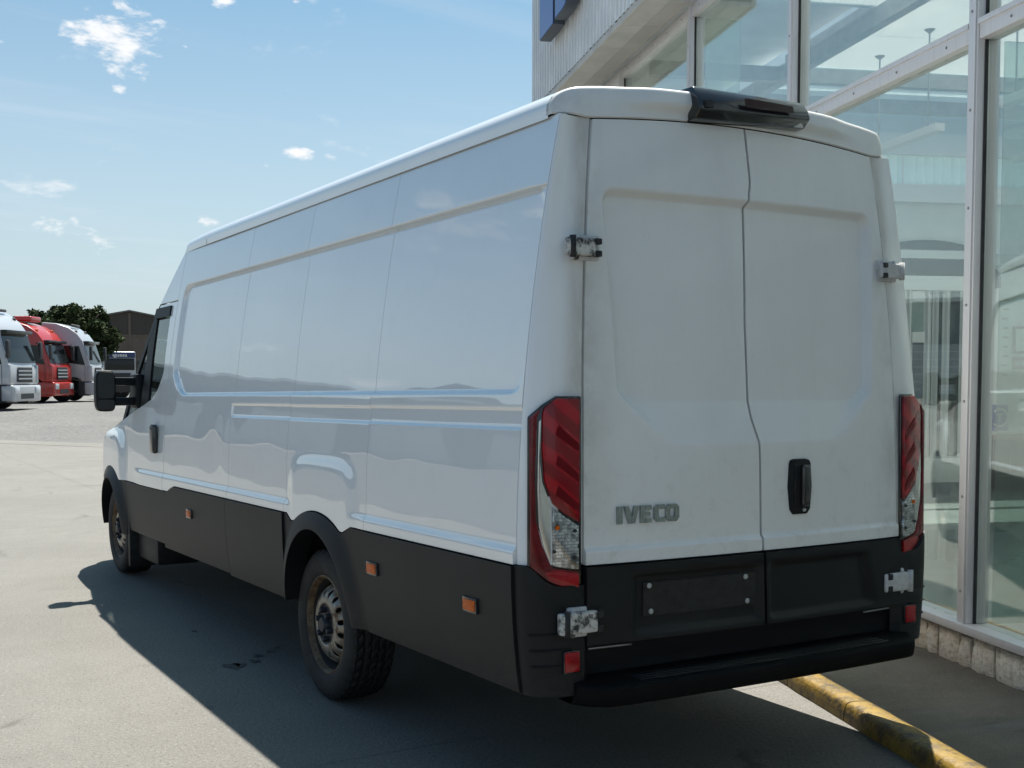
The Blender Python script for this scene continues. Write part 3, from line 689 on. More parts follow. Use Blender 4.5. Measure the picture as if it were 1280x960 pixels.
# ================================================================== THE VAN (van frame: x right, y forward from the rear axle, z up)
van = bpy.data.objects.new('delivery_van', None); COL.objects.link(van)
van.matrix_world = Matrix([[*MVAN[0], TVAN[0]], [*MVAN[1], TVAN[1]], [*MVAN[2], TVAN[2]], [0, 0, 0, 1]])
tag(van, 'white high roof panel van with black lower cladding parked in front of the showroom', 'van')
_hz = [.40, .55, .70, .85, .95, 1.2, 1.44, 1.8, 2.18, 2.43]; _hw = [.968, .990, .998, 1.0, 1.0, .991, .973, .926, .866, .812]
_hp = np.polyfit(_hz, _hw, 5)
def hw(z): return np.polyval(_hp, z)
def taper(y):
    y = np.asarray(y, float); t = .026*np.clip(y-3.1, 0, None)**2
    u = np.clip((y-4.75)/.52, 0, .999); return t+.42*(1-np.sqrt(1-u*u))
def relief(y, z):
    y, z = np.broadcast_arrays(np.asarray(y, float), np.asarray(z, float))
    # large recessed field between belt and roof rail (rounded front corners)
    cxp, cz, hx, hz_, rad = .36, 1.807, 2.235, .367, .10
    ym = cxp+(y-cxp)
    cut = np.clip((1.60-z)/.16, 0, 1)*.20*(y > 1.5)              # slanted lower front corner
    dx = np.abs(y+cut*.5-cxp)-hx+rad+cut*.5; dz = np.abs(z-cz)-hz_+rad
    sd_ = np.hypot(np.maximum(dx, 0), np.maximum(dz, 0))+np.minimum(np.maximum(dx, dz), 0)-rad
    r = -.020*(1-smst(sd_, -.013, .002))
    r = r-.016*smst(z, 2.149, 2.154)*(1-smst(z, 2.167, 2.170))*(1-smst(y, 2.46, 2.50))*smst(y, -1.872, -1.866)   # groove added under the roof rail so its line shades darker
    # narrow recess under the belt
    b = smst(z, 1.315, 1.323)*(1-smst(z, 1.384, 1.390))*(1-smst(y, 1.296, 1.306)); r = r-.009*b
    # ledge over the cladding, fading at the wheel arches
    arch = smst(y, -.60, -.40)*(1-smst(y, .27, .36)); arch = np.maximum(arch, smst(y, 3.3, 3.6))
    r = r+.013*(1-smst(z, .888, .922))*(1-arch)
    # blister over the rear wheel
    q = np.sqrt(((y+.09)/.44)**4+((z-.92)/.235)**4); r = r+.015*(1-smst(q, .55, 1.05))
    # blister over the front wheel
    q = np.sqrt(((y-4.3)/.50)**4+((z-.90)/.30)**4); r = r+.035*(1-smst(q, .5, 1.05))
    # soft dents
    r = r+.0016*np.sin(y*2.1+1)*np.sin(z*3.4+.5)+.004*np.exp(-((y-1.42)**2/.012+(z-1.17)**2/.015))-.004*np.exp(-((y-1.62)**2/.02+(z-1.15)**2/.012))
    return r
def side(y, z, off=0.0, rel=True, s=-1):
    y, z = np.broadcast_arrays(np.asarray(y, float), np.asarray(z, float))
    x = hw(z)-taper(y)+off+(relief(y, z) if rel else 0)
    return np.stack([s*x, y, z], -1)
ZF = [.86, .885, .89, .90, .91, .92, .925, .94, 1.308, 1.314, 1.32, 1.326, 1.34, 1.378, 1.383, 1.388, 1.394, 1.41, 1.436, 1.442, 1.448, 1.454, 1.460, 1.466, 1.475, 2.14, 2.148, 2.150, 2.152, 2.154, 2.157, 2.162, 2.166, 2.1675, 2.169, 2.171, 2.173, 2.175, 2.177, 2.185, 1.439, 1.4435]
def side_patch(name, y0, y1, zb, zt, mat, extra_y=(), dy=.03, dz=.03, off=0.0, rel=True, par=van, s=-1, fl=.03, zlines=True):
    ys = np.unique(np.round(np.concatenate([np.linspace(y0, y1, max(2, int((y1-y0)/dy)+1)), [q for q in extra_y if y0 < q < y1]]), 5))
    zmax, zmin = max(float(zt(y)) for y in ys), min(float(zb(y)) for y in ys)
    base = np.linspace(zmin, zmax, max(2, int((zmax-zmin)/dz)+1))
    if zlines: base = np.concatenate([base, [q for q in ZF if zmin < q < zmax]])
    base = np.unique(np.round(base, 5))
    P = np.zeros((len(ys), len(base), 3))
    for i, y in enumerate(ys):
        a, b = float(zb(y)), float(zt(y))
        zz = np.clip(base, a, b)
        # spread clipped duplicates a little so that no face collapses
        k = int((base < a).sum()); 
        if k > 1: zz[:k] = np.linspace(a, max(a, min(b, base[k] if k < len(base) else b)), k+1)[:k]
        k2 = int((base > b).sum())
        if k2 > 1: lo = base[len(base)-k2-1] if k2 < len(base) else a; zz[len(base)-k2:] = np.linspace(max(lo, a), b, k2+1)[1:]
        P[i] = side(y, zz, off(y, zz) if callable(off) else off, rel, s)
    return grid(name, P, mat, par, flange=(-s*fl, 0, 0), flip=(s > 0))
def c_(v): return lambda y: v
AY, AZ = -.06, .33                                                  # rear arch centre
def arc(y, a, b, cy=AY, cz=AZ): return cz+b*math.sqrt(max(0.0, 1-((y-cy)/a)**2))
def flare_top(y):
    led = .847 if (y < -.47 or y > .33) else .815
    if -.47 <= y < -.38: led = .847-.032*(y+.47)/.09
    if .28 < y <= .33: led = .815+.032*(y-.28)/.05
    return max(led, arc(y, .60, .555))
ARCHY = [AY+.42*math.cos(t) for t in np.linspace(0, math.pi, 50)]+[AY+.6*math.cos(t) for t in np.linspace(0, math.pi, 40)]
FY, FZ = 4.29, .36
def ffl(y): return max(.80 if y < 3.95 else .0, arc(y, .62, .53, FY, FZ))
FARCH = [FY+.44*math.cos(t) for t in np.linspace(0, math.pi, 40)]+[FY+.62*math.cos(t) for t in np.linspace(0, math.pi, 40)]
GUT = 2.416
def clad_front_top(y): return .847-.045*float(smst(np.array(y), 2.38, 2.60))
WIN = [(2.97, 1.475), (3.1, 1.415), (3.3, 1.375), (3.6, 1.325), (3.98, 1.255)]
def win_bot(y):
    if y < 2.97: return 1.475
    return float(np.interp(y, [q[0] for q in WIN], [q[1] for q in WIN]))
def apil(z): return 3.98-.80*(z-1.255)/.80                      # A pillar line y(z)
recess_y = [2.3, 2.4, 2.5, 2.54, 2.56, 2.57, 2.575, 2.58, 2.585, 2.59, 2.595, 2.6, 2.61]
left_parts = []
for s, dy, dz in ((-1, .022, .022), (1, .09, .06)):
    kw = dict(s=s, dy=dy, dz=dz); lp = left_parts.append
    side_patch('rear_side_panel', -1.875, -.6145, c_(.853), c_(GUT), 'van_paint', extra_y=[-1.874, -1.868, -1.86, -1.85], **kw)
    side_patch('wheel_arch_panel', -.6115, .3715, lambda y: flare_top(y)+.006, c_(GUT), 'van_paint', extra_y=ARCHY, **kw)
    side_patch('middle_side_panel', .3745, 1.3050, c_(.853), c_(GUT), 'van_paint', **kw)
    side_patch('front_side_panel', 1.3090, 2.70, lambda y: clad_front_top(y)+.006, c_(GUT), 'van_paint', extra_y=recess_y, **kw)
    # cab
    side_patch('door_panel', 2.707, 3.70, c_(.806), win_bot, 'van_paint', extra_y=FARCH, **kw) if False else None
    dl = side_patch('cab_door', 2.707, 3.78, lambda y: max(.806, arc(y, .62, .53, FY, FZ)+.006), win_bot, 'van_paint', extra_y=FARCH, **kw)
    side_patch('front_wing', 3.785, 5.2, lambda y: max(.62, ffl(y)+.006), lambda y: 1.255-.19*max(0, (y-4.0))-.12*max(0, y-4.6)**1.5 if y > 3.98 else win_bot(y), 'van_paint', extra_y=FARCH, **kw)
    # door post behind the window
    zs = np.linspace(1.475, 2.075, 30); P = []
    def wrear(z): return 2.84+.0*z+.13*max(0, (1.62-z)/.145)**1.6
    for z in zs: P.append(np.stack([side(y, z, 0, True, s) for y in np.linspace(2.707, wrear(z), 5)]))
    grid('door_post', np.array(P), 'van_paint', dl, flange=(-s*.02, 0, 0), flip=(s < 0))
    zs = np.linspace(2.045, 2.075, 3); P = [np.stack([side(y, z, 0, False, s) for y in np.linspace(2.84, apil(z)-.01, 10)]) for z in zs]
    grid('door_top_frame', np.array(P), 'van_paint', dl, flange=(-s*.02, 0, 0), flip=(s < 0))
    # high roof side above the door
    zs = np.linspace(2.085, GUT, 16); P = []
    for z in zs:
        yf = 3.16-.42*(z-2.085)/(GUT-2.085)*1.0
        P.append(np.stack([side(y, z, 0, False, s) for y in np.linspace(2.707, yf, 12)]))
    grid('roof_side_panel', np.array(P), 'van_paint', van, flange=(-s*.02, 0, 0), flip=(s < 0))
    # side window: glass, pillar divider, wind deflector
    zs = np.linspace(1.26, 2.043, 26); P = []
    for z in zs:
        yr = wrear(z)+.004 if z >= 1.475 else float(np.interp(z, [q[1] for q in WIN][::-1], [q[0] for q in WIN][::-1]))
        yr = min(yr, apil(z)-.012)
        P.append(np.stack([side(y, z, -.012, False, s) for y in np.linspace(yr, apil(z)-.01, 10)]))
    grid('side_window', np.array(P), 'van_glass', dl, flip=(s < 0))
    zs = np.linspace(1.36, 2.04, 14)
    grid('window_divider', np.array([np.stack([side(y, z, -.004, False, s) for y in np.linspace(3.20, min(apil(z)-.01, 3.37+.22*max(0, 1.6-z)), 4)]) for z in zs if apil(z) > 3.24]), 'black_plastic', dl, flange=(-s*.02, 0, 0), flip=(s < 0))
    zs = np.linspace(1.25, 2.085, 20)
    grid('windscreen_pillar', np.array([np.stack([side(y, z, -.003, False, s) for y in np.linspace(apil(z)-.045, apil(z)+.035, 4)]) for z in zs]), 'black_plastic', van, flange=(-s*.03, 0, 0), flip=(s < 0))
    zs = np.linspace(1.985, 2.055, 4)
    grid('wind_deflector', np.array([np.stack([side(y, z, .012, False, s) for y in np.linspace(2.835, 3.24-(z-1.985)*.4, 8)]) for z in zs]), 'black_plastic', dl, flange=(-s*.015, 0, 0), flip=(s < 0))
    # black lower cladding
    side_patch('rear_cladding', -1.880, -.6145, c_(.405), c_(.847), 'black_plastic', off=.012, dy=dy*2, dz=.03, s=s, zlines=False)
    P = None
    side_patch('rear_arch_cladding', -.6115, .3715, lambda y: max(.405, arc(y, .42, .475)), flare_top, 'black_plastic', extra_y=ARCHY, off=lambda y, z: .014+.034*(1-smst(np.sqrt(((y-AY)/.42)**2+((z-AZ)/.475)**2), .98, 1.30)), dy=.03, dz=.03, s=s, zlines=False, rel=False, fl=.11)
    side_patch('middle_cladding', .3745, 1.3050, c_(.408), c_(.847), 'black_plastic', off=.012, dy=dy*2, dz=.03, s=s, zlines=False)
    side_patch('front_cladding', 1.3090, 2.70, c_(.42), clad_front_top, 'black_plastic', off=.012, dy=dy*2, dz=.03, s=s, zlines=False)
    side_patch('door_cladding', 2.707, 3.78, lambda y: max(.44, arc(y, .44, .44, FY, FZ)), lambda y: max(.80, arc(y, .62, .53, FY, FZ)), 'black_plastic', extra_y=FARCH, off=lambda y, z: .014+.05*(1-smst(np.sqrt(((y-FY)/.44)**2+((z-FZ)/.44)**2), .98, 1.30)), dy=.03, dz=.03, s=s, zlines=False, rel=False, fl=.08)
    side_patch('front_arch_cladding', 3.785, 5.02, lambda y: max(.40, arc(y, .44, .44, FY, FZ)), lambda y: max(.80 if y < 3.95 else .62, arc(y, .62, .53, FY, FZ)), 'black_plastic', extra_y=FARCH, off=lambda y, z: .014+.05*(1-smst(np.sqrt(((y-FY)/.44)**2+((z-FZ)/.44)**2), .98, 1.30)), dy=.03, dz=.03, s=s, zlines=False, rel=False, fl=.10)
    # inner shell added to block light behind the seams; dark sill return
    V = []; 
    q = [np.stack([np.stack([side(y, z, -.05, False, s) for z in np.linspace(za, 2.44, 12)]) for y in np.linspace(ya, yb, 6)]) for ya, yb, za in ((-1.86, -.56, .44), (-.56, .46, .95), (.46, 2.76, .44))]
    VV, FF = [], []
    for P in q:
        k = len(VV); VV += list(P.reshape(-1, 3)); nv = P.shape[1]
        FF += [(k+i*nv+j, k+(i+1)*nv+j, k+(i+1)*nv+j+1, k+i*nv+j+1) for i in range(P.shape[0]-1) for j in range(nv-1)]
    mk('seam_light_block', VV, FF, 'dark_void', van)
    for ya, yb, zz in ((-1.87, -.62, .405), (.38, 1.30, .408), (1.31, 2.70, .42)):
        P = np.array([[(s*(float(hw(zz))+.010-t*.10), y, zz-.0-.05*t) for t in (0, .3, 1)] for y in np.linspace(ya, yb, 4)])
        grid('sill_return', P, 'black_plastic', van)
    # wheel housings
    for cy_, cz_, r_ in ((AY, AZ, .50), (FY, FZ, .50)):
        V, Fc = [], []; n = 20
        for k in range(n+1):
            t = .14+(math.pi-.28)*k/n
            for x in (.95, .50): V.append((s*x, cy_+r_*.96*math.cos(t), cz_+r_*math.sin(t)))
        Fc = [(2*k, 2*k+1, 2*k+3, 2*k+2) for k in range(n)]+[tuple(2*k+1 for k in range(n+1))]
        mk('wheel_housing', V, Fc, 'dark_void', van, smooth=False)
# ---- amber side markers on the left and right
for y, z in ((2.02, .705), (-.73, .70), (-1.59, .672)):
    for s in (-1, 1):
        b0 = side(y, z, .012, True, s)
        lens = boxes('side_marker', [(b0[0]-.014, b0[0]+.014, y-.045, y+.045, z-.021, z+.021)], 'orange_lens', van, .006)
        boxes('marker_base', [(b0[0]-.010, b0[0]+.010, y-.052, y+.052, z-.028, z+.028)], 'black_gloss', lens, .004)
# ---- door handle of the cab
for s in (-1, 1):
    pts = []
    hb = side(2.90, 1.14, .02, True, s)
    o = boxes('door_handle', [(hb[0]-.018, hb[0]+.018, 2.86, 2.965, 1.045, 1.245)], 'black_gloss', van, .02, 3)
# ---- roof
_rp = [(.825, 2.4235), (.826, 2.446), (.822, 2.466), (.812, 2.485), (.794, 2.501), (.766, 2.513), (.72, 2.523), (.62, 2.533), (.45, 2.541), (.25, 2.546), (0, 2.548)]
_rp = np.array(_rp+[(-x, z) for x, z in _rp[-2::-1]]); _al = np.concatenate([[0], np.cumsum(np.hypot(*np.diff(_rp, axis=0).T))])
_t = np.unique(np.round(np.concatenate([np.linspace(0, .14, 16), np.linspace(.14, _al[-1]-.14, 30), np.linspace(_al[-1]-.14, _al[-1], 16)]), 5))
def _smooth(c):
    q = np.interp(_t, _al, c)
    for _ in range(2): q[1:-1] = .25*q[:-2]+.5*q[1:-1]+.25*q[2:]
    return q
RX, RZ = _smooth(_rp[:, 0])[::-1], _smooth(_rp[:, 1])[::-1]
xs = RX
P = np.array([np.stack([RX, np.full_like(RX, y), RZ], -1) for y in np.linspace(-1.815, 2.235, 12)])
rf_ = grid('roof', P, 'van_paint', van, flip=True, flange=(0, 0, -.015))
P = []
for t in np.linspace(0, 1, 20):
    y = 2.243+t*.97; drop = .36*max(0, (t-.47)/.53)+.02*t*t
    P.append(np.stack([RX*(1-.015*t), y+.10*(1-(RX/.826)**2)*t, 2.434-drop+(RZ-2.434)*(1-.2*t)], -1))
grid('roof_front_fairing', np.array(P), 'van_paint', van, flip=True, flange=(0, 0, -.015))
P = np.array([[(x*.955, y, 2.40+.09*(1-abs(x/.83)**6)) for x in np.linspace(-.826, .826, 13)] for y in (-1.84, 2.7)])
grid('roof_liner', P, 'dark_void', van, flip=True)
# windscreen, bonnet, nose
def wtop(z): return float(hw(z))-float(taper(apil(z)))
P = []
for z in np.linspace(2.075, 1.25, 16):
    w = wtop(z)-.006; y0 = apil(z)+.03; P.append([(w*u, y0+.20*(1-u*u), z+.02*(1-u*u)) for u in np.linspace(-1, 1, 17)])
grid('windscreen', np.array(P), 'van_glass', van)
P = []
for y in np.linspace(4.0, 5.2, 18):
    zt = 1.255-.19*max(0, y-4.0)-.12*max(0, y-4.6)**1.5; w = float(hw(zt))-float(taper(y))+.004
    P.append([(w*u, y+.16*(1-u*u)*min(1, (y-4)/.5+.3), zt+.05*(1-u**4)) for u in np.linspace(-1, 1, 21)])
grid('bonnet', np.array(P), 'van_paint', van, flip=False)
P = []
for z in np.linspace(1.0, .34, 10):
    P.append([(.66*u, 5.20+.20*(1-u*u)-.25*max(0, z-.8), z) for u in np.linspace(-1, 1, 15)])
grid('front_bumper', np.array(P), 'black_plastic', van)
for s in (-1, 1):
    prism('headlight', [(s*.5, 5.30, .78), (s*.72, 5.19, .80), (s*.74, 5.14, 1.0), (s*.55, 5.24, .95)], (0, .04, 0), 'lamp_glass', van, .01)
    prism('bumper_corner', [(s*.60, 5.24, .34), (s*.86, 4.98, .34), (s*.86, 4.98, .62), (s*.60, 5.22, .62)], (0, -.1, 0), 'black_plastic', van, .01)
# cab interior
boxes('dashboard', [(-.80, .80, 3.55, 4.05, .9, 1.22)], 'dark_metal', van, .03)
for x in (-.52, .5):
    st = boxes('seat', [(x-.25, x+.25, 2.95, 3.4, .75, 1.0)], 'dark_metal', van, .04); boxes('backrest', [(x-.24, x+.24, 2.82, 2.96, .98, 1.6)], 'dark_metal', st, .04); boxes('headrest', [(x-.13, x+.13, 2.84, 2.94, 1.64, 1.84)], 'dark_metal', st, .03)
boxes('bulkhead', [(-.8, .8, 2.74, 2.76, .6, 2.35)], 'dark_metal', van)
boxes('cab_floor', [(-.85, .85, 2.77, 4.0, .55, .62)], 'dark_metal', van)
# underbody
boxes('underbody', [(-.50, .50, -1.9, 5.0, .36, .52), (-.88, .88, -1.9, -.62, .40, .55), (-.88, .88, .48, 3.6, .40, .55)], 'dark_void', van)
boxes('fuel_tank', [(-.7, -.3, 1.2, 2.3, .30, .41)], 'dark_void', van, .04)
tube('rear_axle', [(-.75, 0, .31), (.75, 0, .31)], .06, 'dark_void', van); tube('exhaust_pipe', [(-.3, 1.0, .30), (-.35, .5, .30), (-.6, .42, .30)], .03, 'dark_metal', van)
# mudguard behind the front wheel
for s in (-1, 1):
    mg = boxes('mud_flap', [(min(s*.70, s*.99), max(s*.70, s*.99), 3.74, 3.79, .16, .50)], 'black_plastic', van, .012)
    boxes('side_step', [(min(s*.62, s*.93), max(s*.62, s*.93), 3.18, 3.74, .23, .43)], 'black_plastic', van, .03)

# ---- rear corner posts
def yedge(z): return np.interp(z, [.4, .83, 1.43, 2.0, 2.42, 2.6], [-1.97, -1.967, -1.955, -1.922, -1.888, -1.872])
_ye = np.polyfit([.4, .83, 1.43, 2.0, 2.42], [-1.972, -1.968, -1.955, -1.922, -1.886], 3)
def ye(z): return np.polyval(_ye, z)
_xd = np.polyfit([.5, .83, 1.43, 1.95, 2.41], [.786, .785, .775, .745, .692], 3)
def xd(z): return np.polyval(_xd, z)
def post_row(z, s, off=0.0, n=18, x1=None):
    A = np.array([float(hw(z))+off, -1.8825]); E = np.array([float(xd(z))+.007 if x1 is None else x1, float(ye(z))-off])
    B1 = np.array([A[0]-.002, -1.90-off]); k = np.clip((z-1.35)/.5, 0, 1)
    B2 = np.array([A[0]-.012-.035*k, E[1]+.035-.012*k-off*.3]); B3 = np.array([A[0]-.05-.05*k, E[1]+.006])
    pts = [A, B1, B2, B3, E]; t = np.linspace(0, 1, n)
    # Bezier through control polygon (degree 4)
    from math import comb
    c = sum(np.outer(comb(4, i)*(1-t)**(4-i)*t**i, p) for i, p in enumerate(pts))
    return np.stack([s*c[:, 0], c[:, 1], np.full(n, z)], -1)
for s in (-1, 1):
    zs = np.linspace(.853, 2.412, 70); P = np.array([post_row(z, s, n=26) for z in zs])
    grid('corner_post', P, 'van_paint_post', van, flip=(s < 0), flange=(-s*.02, .02, 0))
    nb = 26; cc = np.linspace(0, 1, nb); ztop = .85-.072*smst(cc, .42, .85); P = np.zeros((18, nb, 3))
    for i_ in range(18):
        for j_ in range(nb): P[i_, j_] = post_row(.40+(ztop[j_]-.40)*i_/17, s, .014, nb)[j_]
    bc = grid('bumper_end', P, 'black_plastic', van, flip=(s < 0), flange=(-s*.03, .03, 0))
    for z in (.505, .56, .615):
        row = post_row(z, s, .016, 24)[9:22]; tube('bumper_groove', list(row), .0035, 'black_plastic', bc, 5)
# ---- rear doors
_sz = [.45, .83, 1.20, 1.25, 1.34, 1.38, 1.7, 2.165, 2.19, 2.205, 2.45]; _sx = [.012, .004, .006, .004, -.016, -.019, -.024, -.008, -.005, .003, -.010]
def seam(z): return np.interp(z, _sz, _sx)
BOW = .036
def door_top(x): return 2.404+.034*(1-(x/.7)**2)
def drelief(x, z):
    ax = np.abs(x); d = np.clip((z-1.25)/.16, 0, 1)
    hx, rad = .655+.0*z, .055; zt = 2.168
    dx = ax-(hx+.04*(z-1.8)/.5*.6)+rad; dz = z-zt+rad
    sd_ = np.hypot(np.maximum(dx, 0), np.maximum(dz, 0))+np.minimum(np.maximum(dx, dz), 0)-rad
    lowc = smst(ax-(.66-.25*np.clip((1.46-z)/.22, 0, 1)), .0, -.05)
    r = -.036*(1-smst(sd_, -.030, .002))*d*np.where(z < 1.46, lowc, 1)
    r = r+.013*(1-smst(z, .888, .905))
    return r+.0018*np.sin(x*5+.7)*np.sin(z*4)
def rear(x, z, off=0.0, rel=True):
    x, z = np.broadcast_arrays(np.asarray(x, float), np.asarray(z, float))
    y = ye(z)-BOW*(1-(x/.79)**2)-off-(drelief(x, z) if rel else 0); return np.stack([x, y, z], -1)
ZD = np.unique(np.round(np.concatenate([np.linspace(.845, 2.40, 70), [.884, .888, .893, .898, .903, .91], np.linspace(1.24, 1.43, 12), np.linspace(2.12, 2.18, 14)]), 4))
US = np.unique(np.round(np.concatenate([np.linspace(0, 1, 40), np.linspace(.02, .25, 40)]), 4))
doors = []
for s in (-1, 1):
    P = np.zeros((len(US), len(ZD), 3))
    for i, u in enumerate(US):
        for j, z in enumerate(ZD):
            e = s*(float(xd(z))-.003); m = float(seam(z))+s*.0055; x = e+(m-e)*u
            f_ = (z-.845)/(2.40-.845); zt = door_top(x)-.0; z2 = z+(zt-2.40)*f_**6
            P[i, j] = rear(x, z2)
    dr_ = grid('rear_door', P, 'van_paint_dusty', van, flip=(s < 0), flange=(0, .03, 0)); doors.append(dr_)
    zs = np.linspace(.565, .838, 26); us = np.linspace(0, 1, 50); P = np.zeros((len(us), len(zs), 3))
    for i, u in enumerate(us):
        for j, z in enumerate(zs):
            e = s*float(xd(z)); m = float(seam(z))+s*.006; x = e+(m-e)*u
            if s < 0: k = smst(np.array(x), -.60, -.57)*(1-smst(np.array(x), -.03, -.005))
            else: k = smst(np.array(x), .03, .05)*(1-smst(np.array(x), .58+.25*(.62-z), .63+.25*(.62-z)))
            k = k*(1-smst(np.array(z), .785, .80))*smst(np.array(z), .585, .60)
            P[i, j] = rear(x, z, .022-.022*float(k), False)
    grid('door_cladding', P, 'black_plastic', dr_, flip=(s < 0), flange=(0, .03, 0))
    # bright lip of the door's lower edge
    xa, xb2 = (-.775, -.60) if s < 0 else (.56, .72)
    tube('door_edge', [rear(x, .553, .012, False) for x in np.linspace(xa, xb2, 6)], .004, 'rivet', dr_, 5)
ld, rd = doors
# dark jamb behind the doors
P = np.array([[(x, float(ye(z))+.075-BOW*(1-(x/.79)**2), z) for z in np.linspace(.42, 2.44, 14)] for x in np.linspace(-.84, .84, 9)]); P[:, :, 0] *= (xd(P[:, :, 2])+.05)/.84
grid('door_jamb', P, 'dark_void', van, flip=True)
# number plate seat with four screws
xs_ = np.linspace(-.545, -.03, 8); zs = np.linspace(.645, .765, 3)
pb = grid('plate_backing', np.array([[rear(x, z, .006, False) for z in zs] for x in xs_]), 'plate_grime', ld, flange=(0, .01, 0))
for px, py in ((811, 732), (928, 720), (813, 764), (930, 750)):
    p = von(px, py, 1, -1.995); q = rear(p[0], p[2], .006, False)
    lathe('screw', [(-.006, .0001), (-.006, .006), (-.003, .010), (0, .010)], 'screw_white', pb, 12, 'y', tuple(q))
# handle on the right door
hx0, hz0 = .205, 1.077
hp = [(-.052, .09), (-.046, .103), (-.03, .107), (.03, .107), (.046, .103), (.054, .09), (.060, 0), (.052, -.088), (.036, -.107), (-.036, -.107), (-.052, -.088), (-.060, 0)]
hd = prism('door_handle', [rear(hx0+a, hz0+b, .008, True)*[1, 0, 1]+[0, rear(hx0, hz0, .012)[1], 0] for a, b in hp], (0, .03, 0), 'black_plastic', rd, .006)
yh = float(rear(hx0, hz0, .013)[1])
boxes('handle_recess', [(hx0-.038, hx0+.012, yh-.001, yh+.004, hz0-.085, hz0+.085)], 'dark_void', hd, .01)
boxes('handle_grip', [(hx0-.006, hx0+.034, yh-.022, yh+.003, hz0-.075, hz0+.085)], 'black_gloss', hd, .012, 3)
lathe('key_lock', [(-.006, .0001), (-.006, .006), (0, .008)], 'screw_white', hd, 12, 'y', (hx0+.014, yh-.002, hz0-.09))
# badge on the left door: I V E C O
BX0, BX1, BZ0, BZ1 = -.652, -.395, .979, 1.042
def bl(polys):
    """letter polygons in badge coords (0..1 across letter box list of x,z) -> one chamfered mesh"""
    V, Fc = [], []
    for pts in polys:
        o_ = []
        n = len(pts); k = len(V); c = np.mean(pts, 0)
        for t, off in ((1, .0), (1, .006), (.88, .0095)):
            for (x, z) in pts:
                xx, zz = c[0]+(x-c[0])*(t if t == 1 else .97), c[1]+(z-c[1])*(t if t == 1 else .97)
                p = rear(xx, zz, off+.0005); V.append(p)
        for r_ in range(2):
            for i in range(n): Fc.append((k+r_*n+i, k+r_*n+(i+1) % n, k+(r_+1)*n+(i+1) % n, k+(r_+1)*n+i))
        Fc.append(tuple(k+2*n+i for i in range(n)))
    return mk('badge_letter', V, Fc, 'badge_chrome', ld, normals=True)
H_ = BZ1-BZ0
def R_(x0, x1, z0, z1): return [(x0, BZ0+z0*H_), (x1, BZ0+z0*H_), (x1, BZ0+z1*H_), (x0, BZ0+z1*H_)]
tk = .019
bl([R_(BX0, BX0+tk+.003, 0, 1)])
vx = BX0+.028; bl([[(vx, BZ1), (vx+.021, BZ1), (vx+.0315, BZ0+.35*H_), (vx+.0315, BZ0), (vx+.018, BZ0)], [(vx+.0315, BZ0), (vx+.0315, BZ0+.35*H_), (vx+.042, BZ1), (vx+.063, BZ1), (vx+.045, BZ0)]])
ex = BX0+.0965; bl([R_(ex, ex+tk, 0, 1), R_(ex+tk, ex+.047, 0, .26), R_(ex+tk, ex+.041, .39, .62), R_(ex+tk, ex+.047, .74, 1)])
cxx = BX0+.154
bl([[(cxx, BZ0+.2*H_), (cxx+.012, BZ0), (cxx+tk, BZ0+.26*H_), (cxx+tk, BZ0+.74*H_), (cxx+.012, BZ1), (cxx, BZ0+.8*H_)], [(cxx+.012, BZ0), (cxx+.047, BZ0), (cxx+.047, BZ0+.26*H_), (cxx+tk, BZ0+.26*H_)], [(cxx+tk, BZ0+.74*H_), (cxx+.047, BZ0+.74*H_), (cxx+.047, BZ1), (cxx+.012, BZ1)]])
ox = BX0+.205
bl([[(ox, BZ0+.2*H_), (ox+.011, BZ0), (ox+tk, BZ0+.27*H_), (ox+tk, BZ0+.73*H_), (ox+.011, BZ1), (ox, BZ0+.8*H_)], [(ox+.011, BZ0), (ox+.047, BZ0), (ox+.039, BZ0+.27*H_), (ox+tk, BZ0+.27*H_)], [(ox+tk, BZ0+.73*H_), (ox+.039, BZ0+.73*H_), (ox+.047, BZ1), (ox+.011, BZ1)], [(ox+.047, BZ0), (ox+.058, BZ0+.2*H_), (ox+.058, BZ0+.8*H_), (ox+.047, BZ1), (ox+.039, BZ0+.73*H_), (ox+.039, BZ0+.27*H_)]])
# ---- hinges
def hinge(xc, z, s, dirty, w=.14, h=.10):
    m1 = 'hinge_dirty' if dirty else 'hinge_clean'
    y = float(ye(z))-.012
    hg = boxes('hinge', [(xc-w*.5, xc+w*.32, y-.03, y, z-h*.36, z+h*.36)], m1, van, .010, 3)
    boxes('hinge_seat', [(xc-w*.28, xc+w*.5, y-.008, y+.02, z-h*.5, z+h*.5)] if s < 0 else [(xc-w*.5, xc+w*.28, y-.008, y+.02, z-h*.5, z+h*.5)], 'hinge_clean', hg, .008)
    for zz in (z-h*.40, z+h*.40):
        lathe('hinge_bolt', [(-.010, .0001), (-.010, .007), (-.004, .011), (0, .011)], 'hinge_clean' if zz > z else m1, hg, 10, 'y', (xc-s*(-.18*w), y-.004, zz))
    kn = tube('hinge_pin', [(xc-s*-.36*w, y-.026, z-h*.42), (xc-s*-.36*w, y-.026, z+h*.42)], .012, 'dark_metal' if dirty else 'hinge_clean', hg, 10)
    [boxes('hinge_web', [(xc-s*w*.36-.012, xc-s*w*.36+.012, y-.036, y-.004, z+q*h*.24-h*.12, z+q*h*.24+h*.12)], 'dark_metal', hg, .004) for q in (-1, 1)]
    return hg
def hp_(px, py, y): p = von(px, py, 1, y); return p[0], p[2]
a = hp_(729, 309, -1.95); hinge(a[0], a[1], -1, True, .145, .088)
a = hp_(1113, 339, -1.95); hinge(a[0], a[1], 1, False, .14, .085)
a = hp_(728, 778, -2.0); hinge(a[0], a[1], -1, True, .19, .105)
a = hp_(1123, 727, -2.0); hinge(a[0], a[1], 1, False, .17, .105)
